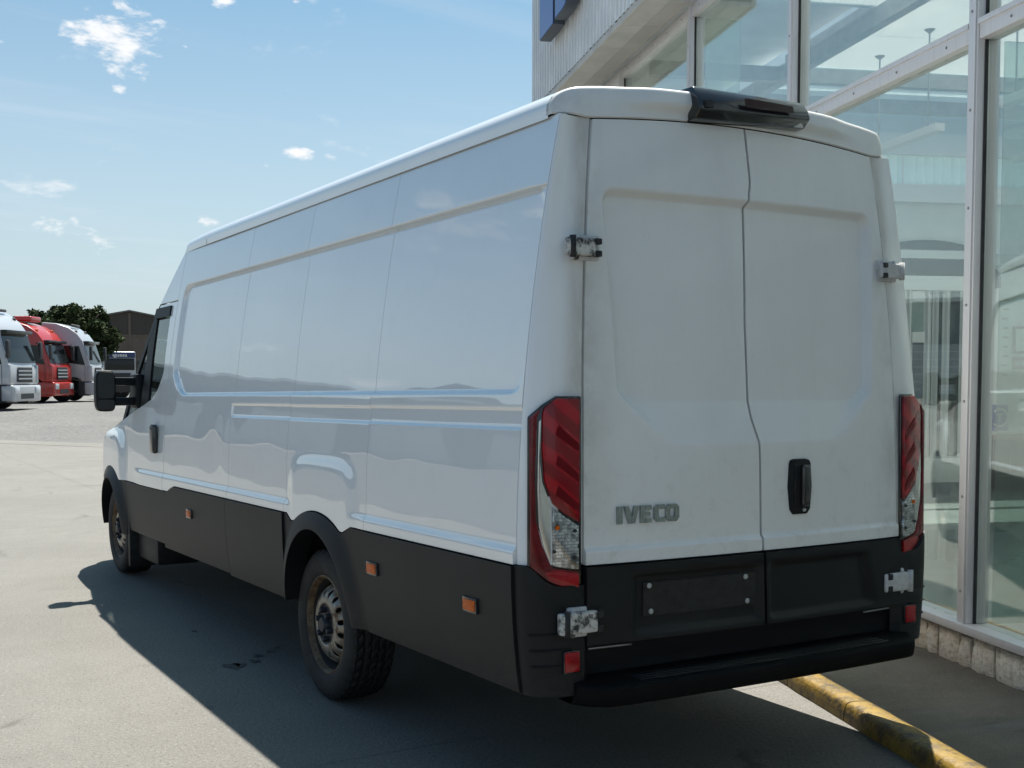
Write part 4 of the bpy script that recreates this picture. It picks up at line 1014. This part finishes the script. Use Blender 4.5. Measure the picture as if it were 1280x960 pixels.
# ---- tail lights (outline read from the photograph on the post plane, mirrored for the right)
PA, PB = np.array([-.985, -1.925, 0]), np.array([-.79, -1.972, 0]); PN = nrm(np.cross(PB-PA, [0, 0, 1])); 
if PN[1] > 0: PN = -PN
def onpost(px, py):
    v = RVAN@ray(px, py); return CVAN+v*(((PA-CVAN)@PN)/(v@PN))
def crop(u, v): return onpost(640+u/2.526, 480+v/2.526)
LENS = {
 'lamp_housing': (.004, 'black_gloss', [(48, 104), (92, 66), (136, 38), (217, 38), (217, 655), (150, 655), (108, 632), (47, 584)]),
 'lower_red_lens': (.014, 'outer_red_lens', [(52, 106), (90, 74), (76, 104), (68, 300), (72, 430), (92, 510), (122, 578), (207, 590), (207, 642), (152, 642), (110, 622), (54, 578)]),
 'silver_reflector': (.012, 'reflector_silver', [(80, 118), (89, 108), (85, 240), (92, 310), (119, 382), (119, 566), (98, 522), (80, 450), (75, 330)]),
 'upper_red_lens': (.017, 'red_lens', [(92, 94), (97, 74), (136, 46), (208, 46), (208, 436), (160, 408), (124, 378), (98, 305), (90, 200)]),
 'base_red_lens': (.0155, 'red_lens_plain', [(124, 586), (207, 596), (207, 640), (153, 640), (112, 618), (96, 596)]),
 'clear_lens': (.013, 'clear_lens', [(123, 386), (160, 416), (207, 446), (207, 500), (203, 510), (207, 520), (207, 583), (160, 580), (123, 572)]),
}
for s in (-1, 1):
    root_l = None
    for nm, (th, mat, pts) in LENS.items():
        P3 = [crop(u, v)-PN*.004 for u, v in pts]
        if s > 0: P3 = [np.array([-p[0], p[1], p[2]]) for p in P3]
        nn = PN if s < 0 else np.array([-PN[0], PN[1], 0])
        o = prism('tail_light' if root_l is None else nm, P3, nn*(th+.007), mat, van if root_l is None else root_l, .005 if nm != 'lamp_housing' else .006)
        if root_l is None: root_l = o
    for (u, v, r_, mat) in ((138, 452, 9, 'orange_lens'), (128, 528, 7, 'dark_metal'), (193, 462, 7, 'dark_metal'), (193, 545, 7, 'dark_metal')):
        c = crop(u, v)-PN*.004; c = c+PN*.020
        if s > 0: c[0] = -c[0]
        lathe('bulb', [(-.008, .0001), (-.006, r_/1000*.8), (0, r_/1000)], mat, root_l, 12, 'y', tuple(c))
    # darker fins inside the upper lens
    for k in range(3):
        v0 = 130+95*k; pts = [(140, v0), (205, v0+58), (205, v0+84), (132, v0+30)]
        P3 = [crop(u, v)-PN*.004+PN*.0245 for u, v in pts]
        if s > 0: P3 = [np.array([-p[0], p[1], p[2]]) for p in P3]
        nn = PN if s < 0 else np.array([-PN[0], PN[1], 0]); prism('lens_fin', P3, nn*.002, 'lens_dark_red', root_l)
# ---- bumper reflectors
for s in (-1, 1):
    p = von(712, 827, 1, -1.975); x = s*abs(p[0])
    yb_ = -1.990; rf = boxes('reflector', [(x-.030, x+.030, yb_-.006, yb_+.03, p[2]-.034, p[2]+.036)], 'red_lens_plain', van, .006)
    boxes('reflector_rim', [(x-.034, x+.034, yb_-.001, yb_+.028, p[2]-.038, p[2]+.040)], 'black_gloss', rf, .004)
# ---- step bumper
zs_ = [(.365, -1.90), (.362, -2.07), (.366, -2.085), (.376, -2.094), (.40, -2.098), (.425, -2.098), (.434, -2.094), (.440, -2.082), (.442, -2.06), (.448, -1.93)]
P = []
for u in np.linspace(-1, 1, 41):
    x = .835*u; end = max(0, (abs(u)-.86)/.14); dy = .10*end**2.2; bowb = .02*(1-u*u)
    P.append([(x, min(-1.90, y-bowb+dy*(1 if y < -1.95 else 0)), z) for z, y in zs_])
sb = grid('step_bumper', np.array(P), 'bumper_plastic', van, flip=True, flange=(0, .02, 0))
for k in range(5): tube('step_tread', [(x, -2.065+.026*k-.02*(1-(x/.835)**2), .443) for x in np.linspace(-.62, .62, 14)], .004, 'black_plastic', sb, 5)
boxes('bumper_beam', [(-.84, .84, -1.93, -1.86, .40, .56)], 'dark_void', van)
# ---- rear roof cap with the high brake light
P = []
for x, zt in zip(RX, RZ):
    a = abs(x); zb0 = 2.413+.034*(1-min(1, a/.7)**2); zb0 = zb0+(2.4235-zb0)*float(smst(np.array(a), .70, .80)); zb0 = min(zb0, zt)
    bulge = .028*float(1-smst(np.array(a), .40, .60)); fwd = .05*max(0, (a-.73)/.096)**2
    y0 = float(ye(2.42))-BOW*(1-min(1, a/.79)**2)-.006+fwd; row = []
    hgt = zt-zb0; yb_ = y0+.016
    for t in np.linspace(0, 1, 12):
        z = zb0+(hgt*.90)*t; row.append((x, y0-bulge*float(smst(np.array(t), .18, .55))+.012*t*t, z))
    last = row[-1][1]
    row.append((x, last+.004, zb0+hgt*.96)); row.append((x, last+.012, zt-.001*min(1, hgt*20))); row.append((x, last+.026, zt))
    for t in np.linspace(.2, 1, 5): row.append((x, last+.026+(-1.8195-last-.026)*t, zt))
    P.append(row)
cap = grid('rear_roof_cap', np.array(P), 'van_paint_dusty', van, flip=True, flange=(0, .01, -.004))
bx0, bx1 = -.285, .262
pts = []
yb0 = float(ye(2.45))-BOW-.03
pr = [(2.436, yb0+.03), (2.440, yb0-.03), (2.47, yb0-.062), (2.525, yb0-.05), (2.560, yb0-.022), (2.562, yb0+.07), (2.5, yb0+.07)]
bh = prism('brake_light_housing', [(bx0, y, z) for z, y in pr], (bx1-bx0, 0, 0), 'black_gloss', van, .007)
for q in bh.data.vertices:
    q.co.y += .02*(q.co.x/.28)**2
    if q.co.x > .20 and q.co.z < 2.5: q.co.z += .35*(q.co.x-.20)
    if q.co.x < -.24: q.co.z += .0
P = [[(x, yb0-.058+.02*(abs(x)/.28)**2, 2.500), (x, yb0-.052+.02*(abs(x)/.28)**2, 2.53)] for x in np.linspace(-.08, .17, 9)]
grid('brake_light', np.array(P), 'brake_lens', bh, flip=True)
boxes('camera_window', [(-.262, -.225, yb0-.050, yb0-.03, 2.478, 2.505)], 'dark_metal', bh, .004)
prism('washer_jet', [(.17, yb0-.045, 2.452), (.205, yb0-.045, 2.468), (.215, yb0-.045, 2.462), (.215, yb0-.045, 2.452)], (0, -.008, 0), 'fascia_grey', bh)
# ---- wheels
def tyre_mesh(R=.345, w=.225):
    prof = [(-.085, .215), (-.098, .225), (-.108, .245), (-.113, .28), (-.108, .312), (-.098, .332), (-.088, .341)]
    tread = list(np.linspace(-.082, .082, 24)); prof += [(a, .345-.03*(abs(a)/.1)**4*.4) for a in tread]
    prof += [(-a, r) for a, r in [(-.088, .341), (-.098, .332), (-.108, .312), (-.113, .28), (-.108, .245), (-.098, .225), (-.085, .215)]]
    n = 216; V, Fc = [], []
    for i in range(n):
        t = 2*math.pi*i/n
        for a, r in prof:
            rr_ = r
            if abs(a) <= .0825:
                col = abs(a); ph = (i+int(round(a*160))) % 6
                if any(abs(col-g) < .006 for g in (.018, .052)): rr_ -= .009
                elif ph < 1 or (col > .055 and ph < 2): rr_ -= .008
            elif .325 < r < .343 and (i % 6) < 2: rr_ -= .006
            V.append((a, rr_*math.cos(t), rr_*math.sin(t)))
    m = len(prof); Fc = [(i*m+j, ((i+1) % n)*m+j, ((i+1) % n)*m+j+1, i*m+j+1) for i in range(n) for j in range(m-1)]
    return V, Fc
def wheel(y, z, s, R=1.0, name='wheel', xo=.935):
    ty_v, ty_f = tyre_mesh()
    w = bpy.data.objects.new(name, None); COL.objects.link(w); w.parent = van; w.location = (s*(xo-.113), y, z); w.scale = (s*-1*R, R, R)
    o = mk('tyre', ty_v, ty_f, 'tyre_rubber', w, normals=True)
    o.data.polygons.foreach_set('use_smooth', [True]*len(o.data.polygons))
    try: o.data.set_sharp_from_angle(angle=math.radians(28))
    except Exception: pass
    # outer side is at local -x
    lathe('rim_lip', [(-.072, .205), (-.094, .214), (-.099, .218), (-.097, .226), (-.088, .226)], 'rust_lip', w, 64)
    lathe('rim_barrel', [(-.072, .203), (-.05, .198), (.0, .192), (.09, .20)], 'dark_metal', w, 64)
    # dished disc with oval vent holes
    n, ns = 16, 10; V, Fc = [], []
    rads = [.092, .105, .12, .13, .139, .148, .157, .166, .175, .188]
    def prof_a(r): return float(np.interp(r, [.092, .12, .145, .168, .19], [-.098, -.096, -.088, -.064, -.028]))
    tot = n*ns
    for i in range(tot):
        t = 2*math.pi*i/tot
        for r in rads:
            k = i % ns; tt = t; rr_ = r
            if 3 <= k <= 7 and .129 < r < .167:       # pull the hole rim into an oval
                tc = 2*math.pi*((i-k)+5)/tot; du, dv = (k-5)/2.0, (r-.148)/.018
                if max(abs(du), abs(dv)) > .95:
                    L_ = math.hypot(du, dv); g = 1/L_*max(abs(du), abs(dv)); tt = tc+(t-tc)*(.75 + .25*g)*g/1.0; rr_ = .148+(r-.148)*g
            V.append((prof_a(rr_), rr_*math.cos(tt), rr_*math.sin(tt)))
    m = len(rads)
    for i in range(tot):
        for j in range(m-1):
            k = i % ns
            if 3 <= k < 7 and 3 <= j < 7: continue
            Fc.append((i*m+j, ((i+1) % tot)*m+j, ((i+1) % tot)*m+j+1, i*m+j+1))
    dk = mk('wheel_disc', V, Fc, 'rusty_steel', w, smooth=True, normals=True)
    so = dk.modifiers.new('thick', 'SOLIDIFY'); so.thickness = .005; so.offset = -1
    lathe('hub_plate', [(-.096, .093), (-.090, .085), (-.090, .04), (-.112, .036), (-.118, .03), (-.118, .0001)], 'hub_dark', w, 40)
    for k in range(6):
        a = 2*math.pi*k/6+.3; lathe('wheel_nut', [(-.118, .0001), (-.118, .010), (-.112, .014), (-.09, .015)], 'hub_dark', w, 6, 'x', (0, .066*math.cos(a), .066*math.sin(a)))
    lathe('brake_drum', [(-.03, .0001), (-.03, .17), (.08, .18)], 'dark_void', w, 32)
    return w
for s in (-1, 1):
    wheel(.0, .333, s, 1.06, xo=.958)
    wf = wheel(4.30, .325+.071, s, 1.03, xo=.95); wf.rotation_euler = (0, 0, 0)
# ---- mirrors
for s in (-1, 1):
    mxo, mxi, my = 1.262, 1.122, 3.56
    mr = bpy.data.objects.new('side_mirror', None); COL.objects.link(mr); mr.parent = van; mr.location = (0, 0, 0)
    z0, z1 = 1.328, 1.625
    n = 28; prof = []
    for k in range(n):
        t = 2*math.pi*k/n; c, q = math.cos(t), math.sin(t); e = .42
        prof.append((math.copysign(abs(c)**e, c), math.copysign(abs(q)**e, q)))
    V, Fc = [], []; cx_ = (mxo+mxi)/2; hwid = (mxo-mxi)/2
    for (yy, k) in ((my-.055, .97), (my-.045, 1.0), (my+.02, .99), (my+.07, .86), (my+.095, .6)):
        for a, b in prof: V.append((s*(cx_+a*hwid*k-.018*b*0), yy, (z0+z1)/2+b*(z1-z0)/2*k))
    for r_ in range(4):
        for k in range(n): Fc.append((r_*n+k, r_*n+(k+1) % n, (r_+1)*n+(k+1) % n, (r_+1)*n+k))
    Fc += [tuple(range(n))[::-1], tuple(4*n+k for k in range(n))]
    mk('mirror_housing', V, Fc, 'black_plastic', mr, smooth=False, normals=True).data.polygons.foreach_set('use_smooth', [True]*len(Fc))
    for nm, za, zb2 in (('mirror_glass', 1.424, 1.608), ('wide_angle_glass', 1.342, 1.414)):
        V = []
        for a, b in prof: V.append((s*(cx_+a*hwid*.84), my-.0565, (za+zb2)/2+b*(zb2-za)/2))
        V2 = V+[(v[0], v[1]-.004, v[2]) for v in V]
        Fc = [tuple(range(n)), tuple(range(2*n-1, n-1, -1))]+[(i, i+n, (i+1) % n+n, (i+1) % n) for i in range(n)]
        mk(nm, V2, Fc, 'mirror_glass', mr, normals=True)
    for z in (1.40, 1.545):
        boxes('mirror_arm', [(min(s*.93, s*1.14), max(s*.93, s*1.14), my-.03, my+.05, z-.03, z+.03)], 'black_plastic', mr, .015)
    boxes('mirror_foot', [(min(s*.915, s*.985), max(s*.915, s*.985), my-.07, my+.12, 1.35, 1.60)], 'black_plastic', mr, .02)

# ================================================================== THE YARD BEYOND
def gz(x, y): return rise(y)
CAMF = np.array([RWORLD[0, 2], RWORLD[1, 2], 0]); CAMR = np.array([RWORLD[0, 0], RWORLD[1, 0], 0]); CAMF = nrm(CAMF); CAMR = nrm(CAMR)
def place(px, depth):
    p = wdepth(px, 468, depth); return np.array([p[0], p[1], rise(p[1])])
def heading(a, px=60):   # a: degrees turned from "pointing right", square to the line of sight, towards the viewer
    f_ = W(px, 468); f_ = nrm([f_[0], f_[1], 0]); r_ = np.array([f_[1], -f_[0], 0])
    d = r_*math.cos(math.radians(a))-f_*math.sin(math.radians(a)); return math.atan2(-d[0], d[1])
def lorry(px, depth, ang, paint, label, group, H=3.75, pod=False):
    """tractor unit: local +y forward, origin under the front bumper centre"""
    p = place(px, depth); r = empty('lorry', tuple(p), heading(ang, px)); tag(r, label, 'lorry', group)
    w = 1.24; k = H/3.75
    # cab shell: side profile extruded across, narrower at the roof
    prof = [(0, .95), (.02, 1.55), (-.05, 1.75), (-.38, 2.85*k), (-.62, 3.2*k), (-1.05, 3.52*k), (-1.6, 3.7*k), (-2.25, 3.75*k), (-2.28, 1.0), (-1.75, 1.0), (-1.55, 1.16), (-1.0, 1.2), (-.6, 1.1), (-.45, .95)]
    V = []
    for sx in (-1, 1):
        for y, z in prof: V.append((sx*(w-.09*max(0, (z-1.8)/2)**1.5), y, z))
    n = len(prof); Fc = [tuple(range(n)), tuple(range(2*n-1, n-1, -1))]+[(i, (i+1) % n, (i+1) % n+n, i+n) for i in range(n)]
    bev(mk('cab', V, Fc, paint, r, normals=True), .07, 3)
    # windscreen and side windows
    def scr(u, z):
        y = float(np.interp(z, [1.75, 2.85*k], [-.05, -.38])); return (u*(w-.06-.09*max(0, (z-1.8)/2)**1.5), y+.012+.03*(1-u*u), z)
    grid('windscreen', np.array([[scr(u, z) for z in np.linspace(1.80, 2.72*k, 5)] for u in np.linspace(-1, 1, 9)]), 'window_dark', r, flip=False, flange=(0, -.03, 0))
    for sx in (-1, 1):
        def sp(y, z): return (sx*(w+.008-.09*max(0, (z-1.8)/2)**1.5), y, z)
        pts = [(-.28, 1.72), (-.55, 2.62*k), (-1.42, 2.66*k), (-1.48, 1.98), (-1.1, 1.85)]
        prism('side_window', [sp(y, z) for y, z in pts], (-sx*.02, 0, 0), 'window_dark', r)
        boxes('door_gap', [(sx*w-.006, sx*w+.006, -1.535, -1.515, 1.2, 2.0)], 'truck_dark', r); boxes('door_gap', [(sx*w-.006, sx*w+.006, -.30, -.28, 1.0, 1.7)], 'truck_dark', r)
        boxes('door_handle', [(sx*w-.012, sx*w+.012, -1.42, -1.25, 1.62, 1.70)], 'truck_dark', r)
        boxes('door_step', [(min(sx*.9, sx*1.23), max(sx*.9, sx*1.23), -.62, -.12, .28, .94)], paint if paint == 'truck_red' else 'truck_dark', r, .03)
        m = boxes('side_mirror', [(min(sx*1.30, sx*1.52), max(sx*1.30, sx*1.52), -.02, .10, 1.95, 2.62)], 'truck_dark', r, .04)
        boxes('mirror_arm', [(min(sx*1.14, sx*1.36), max(sx*1.14, sx*1.36), .0, .05, 2.55, 2.60)], 'truck_dark', m)
        boxes('headlight', [(min(sx*.72, sx*1.12), max(sx*.72, sx*1.12), .09, .16, .62, .88)], 'lamp_glass', r, .03)
        boxes('corner_deflector', [(min(sx*1.06, sx*1.25), max(sx*1.06, sx*1.25), -.22, .03, 1.0, 1.72)], paint, r, .05)
        boxes('side_skirt', [(min(sx*.98, sx*1.22), max(sx*.98, sx*1.22), -4.2, -2.35, .38, 1.0)], 'truck_dark', r, .03)
        for y0 in (-1.38, -4.9):
            wl = lathe('wheel', [(-.15, .22), (-.15, .42), (-.12, .49), (-.06, .51), (.06, .51), (.12, .49), (.15, .42), (.15, .22)], 'tyre_rubber', r, 32, 'x', (sx*1.05, y0, .51))
            lathe('rim', [(sx*.08, .0001), (sx*.10, .1), (sx*.02, .2), (sx*.14, .23)], 'steel_beam', wl, 24)
        boxes('wheel_arch', [(min(sx*.86, sx*1.235), max(sx*.86, sx*1.235), -2.2, -2.0, .5, 1.05), (min(sx*.86, sx*1.235), max(sx*.86, sx*1.235), -2.0, -.75, 1.04, 1.15)], 'truck_dark', r)
    boxes('sun_visor', [(-1.12, 1.12, -.40, -.12, 2.74*k, 2.87*k)], 'window_dark', r, .04)
    boxes('grille', [(-.62, .62, .03, .06, 1.05, 1.62)], 'truck_dark', r, .02)
    for j in range(3): boxes('grille_bar', [(-.60, .60, .061, .075, 1.16+.15*j, 1.21+.15*j)], 'steel_beam', r)
    boxes('bumper', [(-1.24, 1.24, -.35, .12, .32, .94)], paint, r, .08, 3); boxes('bumper_intake', [(-.55, .55, .121, .135, .42, .62)], 'truck_dark', r)
    boxes('chassis', [(-.45, .45, -6.0, -.4, .55, .92)], 'truck_dark', r); boxes('fifth_wheel', [(-.5, .5, -5.2, -4.3, .93, 1.1)], 'truck_dark', r, .03)
    if pod: boxes('roof_pod', [(-.6, .6, -1.9, -1.1, 3.74*k, 3.98*k)], paint, r, .08, 3)
    else:
        tube('roof_light_bar', [(-.7, -1.0, 3.62*k), (.7, -1.0, 3.62*k)], .06, 'truck_dark', r, 8)
    for sx in (-.9, .9): lathe('beacon', [(0, .07), (.12, .06), (.15, .0001)], 'orange_lens' if paint == 'truck_red' else 'truck_dark', r, 12, 'z', (sx, -.75, 3.24*k))
    return r
G = 'lorries parked across the yard'
lorry(30, 46, 24, 'truck_white', 'white lorry cab with tall roof parked first in the row, next to the red cab', G, 3.95)
lorry(77, 55, 20, 'truck_red', 'bright red lorry cab parked between the two pale cabs', G, 3.7, True)
lorry(122, 58, 13, 'truck_grey', 'pale grey lorry cab parked beside the red cab, nearest the van mirror', G, 3.75)
lorry(254, 62, 20, 'truck_white', 'white lorry cab seen through the side window of the van', G, 3.1)
# flat fronted truck with the lettered blue header
def front_truck(px, depth, label):
    p = place(px, depth); d = p-CW; r = empty('box_truck', tuple(p), math.atan2(-(-d[0]), -d[1])+.22); tag(r, label, 'truck', G)
    w = 1.2
    cb_ = boxes('cab', [(-w, w, -2.0, 0, .75, 3.05)], 'truck_white', r, .12, 3)
    boxes('windscreen', [(-w+.1, w-.1, .0, .02, 1.62, 2.52)], 'window_dark', r, .04)
    hb = boxes('header_banner', [(-w+.04, w-.04, -.3, .06, 2.56, 2.98)], 'banner_blue', r, .05)
    m = Matrix.Translation((0, .066, 2.66))@Matrix.Rotation(math.pi, 4, 'Z')@Matrix.Rotation(math.pi/2, 4, 'X')
    text('banner_lettering', 'iguesa', .36, 'paper_white', hb, m, .004, .008, 1.25)
    boxes('bumper', [(-w, w, -.2, .12, .4, .95)], 'truck_white', r, .07, 3); boxes('grille', [(-.8, .8, .001, .05, 1.0, 1.4)], 'truck_dark', r, .02)
    boxes('cargo_body', [(-1.24, 1.24, -7, -2.15, 1.0, 3.0)], 'truck_white', r, .03); boxes('chassis', [(-.5, .5, -6.8, -.2, .5, .8)], 'truck_dark', r)
    for sx in (-1, 1):
        boxes('headlight', [(min(sx*.75, sx*1.1), max(sx*.75, sx*1.1), .121, .15, .6, .82)], 'lamp_glass', r, .02)
        boxes('side_mirror', [(min(sx*1.28, sx*1.46), max(sx*1.28, sx*1.46), -.05, .06, 1.75, 2.4)], 'truck_dark', r, .03)
        boxes('side_window', [(min(sx*1.19, sx*1.205), max(sx*1.19, sx*1.205), -1.2, -.3, 1.6, 2.4)], 'window_dark', r)
        for y0 in (-.9, -5.6):
            wl = lathe('wheel', [(-.14, .2), (-.14, .4), (-.1, .47), (.1, .47), (.14, .4), (.14, .2)], 'tyre_rubber', r, 28, 'x', (sx*1.0, y0, .47)); lathe('rim', [(sx*.06, .0001), (sx*.06, .1), (sx*.12, .21)], 'steel_beam', wl, 20)
    return r
front_truck(150, 92, 'white flat fronted truck with lettered dark blue header above its windscreen')
# car at the left edge
p = place(-18, 43); car = empty('parked_car', tuple(p), heading(20)); tag(car, 'white car with its nose beside the white lorry cab', 'car')
def carsec(y):
    hz = float(np.interp(y, [-4.1, -3.9, -3.2, -2.6, -1.9, -1.15, -.25, 0], [.95, 1.05, 1.38, 1.45, 1.44, 1.02, .82, .55])); ww = float(np.interp(y, [-4.1, -3.6, -1, -.25, 0], [.72, .84, .86, .80, .62])); return hz, ww
P = []
for y in np.linspace(-4.1, 0, 34):
    hz, ww = carsec(y); P.append([(-ww*.97, y, .22), (-ww, y, .5), (-ww*.99, y, min(hz, .85)), (-ww*(.80 if hz > 1.1 else .93), y, hz-.03), (-ww*.5, y, hz), (0, y, hz+.015), (ww*.5, y, hz), (ww*(.80 if hz > 1.1 else .93), y, hz-.03), (ww*.99, y, min(hz, .85)), (ww, y, .5), (ww*.97, y, .22)])
grid('body', np.array(P), 'truck_white', car, flange=None, flip=True)
grid('windscreen', np.array([[(u*.70, y, carsec(y)[0]+.022) for u in np.linspace(-1, 1, 5)] for y in np.linspace(-1.80, -1.2, 6)]), 'window_dark', car, flip=True)
for sx in (-1, 1):
    prism('side_window', [(sx*.84, -1.35, .92), (sx*.73, -1.95, 1.36), (sx*.73, -3.0, 1.36), (sx*.84, -3.3, .95)], (-sx*.03, 0, 0), 'window_dark', car)
    boxes('headlight', [(min(sx*.45, sx*.74), max(sx*.45, sx*.74), -.18, -.02, .58, .70)], 'lamp_glass', car, .03)
    for y0 in (-.75, -3.3):
        wl = lathe('wheel', [(-.1, .18), (-.1, .28), (-.07, .31), (.07, .31), (.1, .28), (.1, .18)], 'tyre_rubber', car, 28, 'x', (sx*.78, y0, .31)); lathe('rim', [(sx*.1, .0001), (sx*.105, .1), (sx*.09, .19)], 'steel_beam', wl, 20)
boxes('bumper_intake', [(-.5, .5, -.06, .012, .30, .46)], 'truck_dark', car, .02)

# tree behind the lorries
def tree(px, depth, h, rad, label, seed):
    p = place(px, depth); r = empty('tree', tuple(p)); tag(r, label, 'tree', 'trees behind the lorries'); R_n = random.Random(seed)
    tr = tube('trunk', [(0, 0, 0), (.05, .1, h*.25), (-.1, .05, h*.5), (.05, 0, h*.75)], [.32, .26, .18, .07], 'bark', r, 8)
    for k in range(6):
        a = k*1.05+R_n.uniform(0, .4); tube('limb', [(0, 0, h*(.28+.06*k)), (rad*.35*math.cos(a), rad*.35*math.sin(a), h*(.45+.05*k)), (rad*.7*math.cos(a), rad*.7*math.sin(a), h*(.55+.055*k))], [.12, .08, .03], 'bark', tr, 6)
    clumps = []
    for k in range(130):
        u, v = R_n.uniform(0, 2*math.pi), R_n.uniform(-.75, 1); q = math.sqrt(max(0, 1-v*v))
        e = R_n.uniform(.35, .98); clumps.append((rad*e*q*math.cos(u), rad*e*q*math.sin(u), h*.60+h*.34*v*e, R_n.uniform(.16, .26)*rad))
    V, Fc = [], []
    for c in clumps:
        for j in range(170):
            d = nrm([R_n.gauss(0, 1), R_n.gauss(0, 1), R_n.gauss(0, 1)]); q = c[3]*(R_n.uniform(.3, 1.08)); o_ = np.array(c[:3])+d*q*np.array([1, 1, .8])
            sz = R_n.uniform(.10, .22); a = nrm([R_n.gauss(0, 1), R_n.gauss(0, 1), R_n.gauss(0, .6)]); b = nrm(np.cross(a, [R_n.gauss(0, 1), R_n.gauss(0, 1), R_n.gauss(0, 1)]))
            k = len(V); V += [o_-a*sz, o_+b*sz*.5, o_+a*sz, o_-b*sz*.5]; Fc.append((k, k+1, k+2, k+3))
    cr_ = mk('crown', V, Fc, 'foliage', r)
    return r
tree(102, 84, 6.6, 2.5, 'broad dark green tree rising behind the red and grey lorry cabs', 3)
tree(66, 88, 6.5, 2.6, 'smaller dark green tree rising behind the white and red lorry cabs', 11)
tree(28, 92, 5.9, 2.4, 'low dark green tree behind the first white lorry cab', 19)

# brown gabled warehouse
p = place(163, 112); wh = empty('warehouse', tuple(p), heading(0)+math.pi/2); tag(wh, 'brown gabled warehouse beyond the tree and lorries', 'building')
d = p-CW; wh.rotation_euler = (0, 0, math.atan2(d[1], d[0])-math.pi/2)          # local -y faces the viewer
pk, ev, hwid, wl_ = 7.1, 4.75, 12.0, 20.0
prism('gable_wall', [(-hwid, 0, ev-.0), (0, 0, pk), (hwid, 0, ev), (hwid, 0, 4.9-.02), (-hwid, 0, 4.9-.02)][:3], (0, .25, 0), 'warehouse_brown', wh) if False else None
zl = 5.0
prism('upper_gable', [(-hwid*(pk-zl)/(pk-ev)*.999, 0, zl), (hwid*(pk-zl)/(pk-ev)*.999, 0, zl), (0, 0, pk)], (0, .3, 0), 'warehouse_brown', wh)
prism('lower_wall', [(-hwid, .03, 0), (hwid, .03, 0), (hwid, .03, ev), (hwid*(pk-zl)/(pk-ev), .03, zl-.003), (-hwid*(pk-zl)/(pk-ev), .03, zl-.003), (-hwid, .03, ev)], (0, .3, 0), 'warehouse_light', wh)
for sx in (-1, 1):
    prism('roof', [(0, -.25, pk+.05), (sx*(hwid+.4), -.25, ev-.03), (sx*(hwid+.4), -.25, ev+.10), (0, -.25, pk+.18)], (0, wl_, 0), 'warehouse_roof', wh)
    boxes('side_wall', [(min(sx*hwid, sx*(hwid-.3)), max(sx*hwid, sx*(hwid-.3)), .34, wl_-.4, 0, ev-.06)], 'warehouse_light', wh)
boxes('ridge_post', [(-.10, .10, -.06, -.001, 0, pk-.15)], 'warehouse_light', wh)
boxes('lintel', [(-hwid, hwid, -.04, .028, zl-.12, zl-.004)], 'warehouse_light', wh)

# long low shed across the yard on the other side (seen mirrored in the van's flank)
shd = empty('storage_shed', (-29, 52, .28), -1.15); tag(shd, 'long low grey storage shed mirrored in the side of the van', 'building')
boxes('wall', [(-8, 0, -24, 24, 0, 5.2)], 'shed_grey', shd); boxes('eaves_band', [(-8.2, .25, -24.2, 24.2, 5.2, 5.42)], 'shed_band', shd)
prism('roof_gable', [(0, -4, 5.42), (0, 4, 5.42), (0, 0, 7.0)], (-8, 0, 0), 'shed_grey', shd)
for k in range(6): 
    dw = boxes('roller_door', [(.0, .06, -13+6.5*k, -9.2+6.5*k, 0.02, 2.9)], 'shed_band' if k % 2 else 'steel_beam', shd)
    for j in range(7): boxes('door_slat', [(.061, .075, -13+6.5*k+.05, -9.2+6.5*k-.05, .1+.41*j, .46+.41*j)], 'steel_beam', dw)
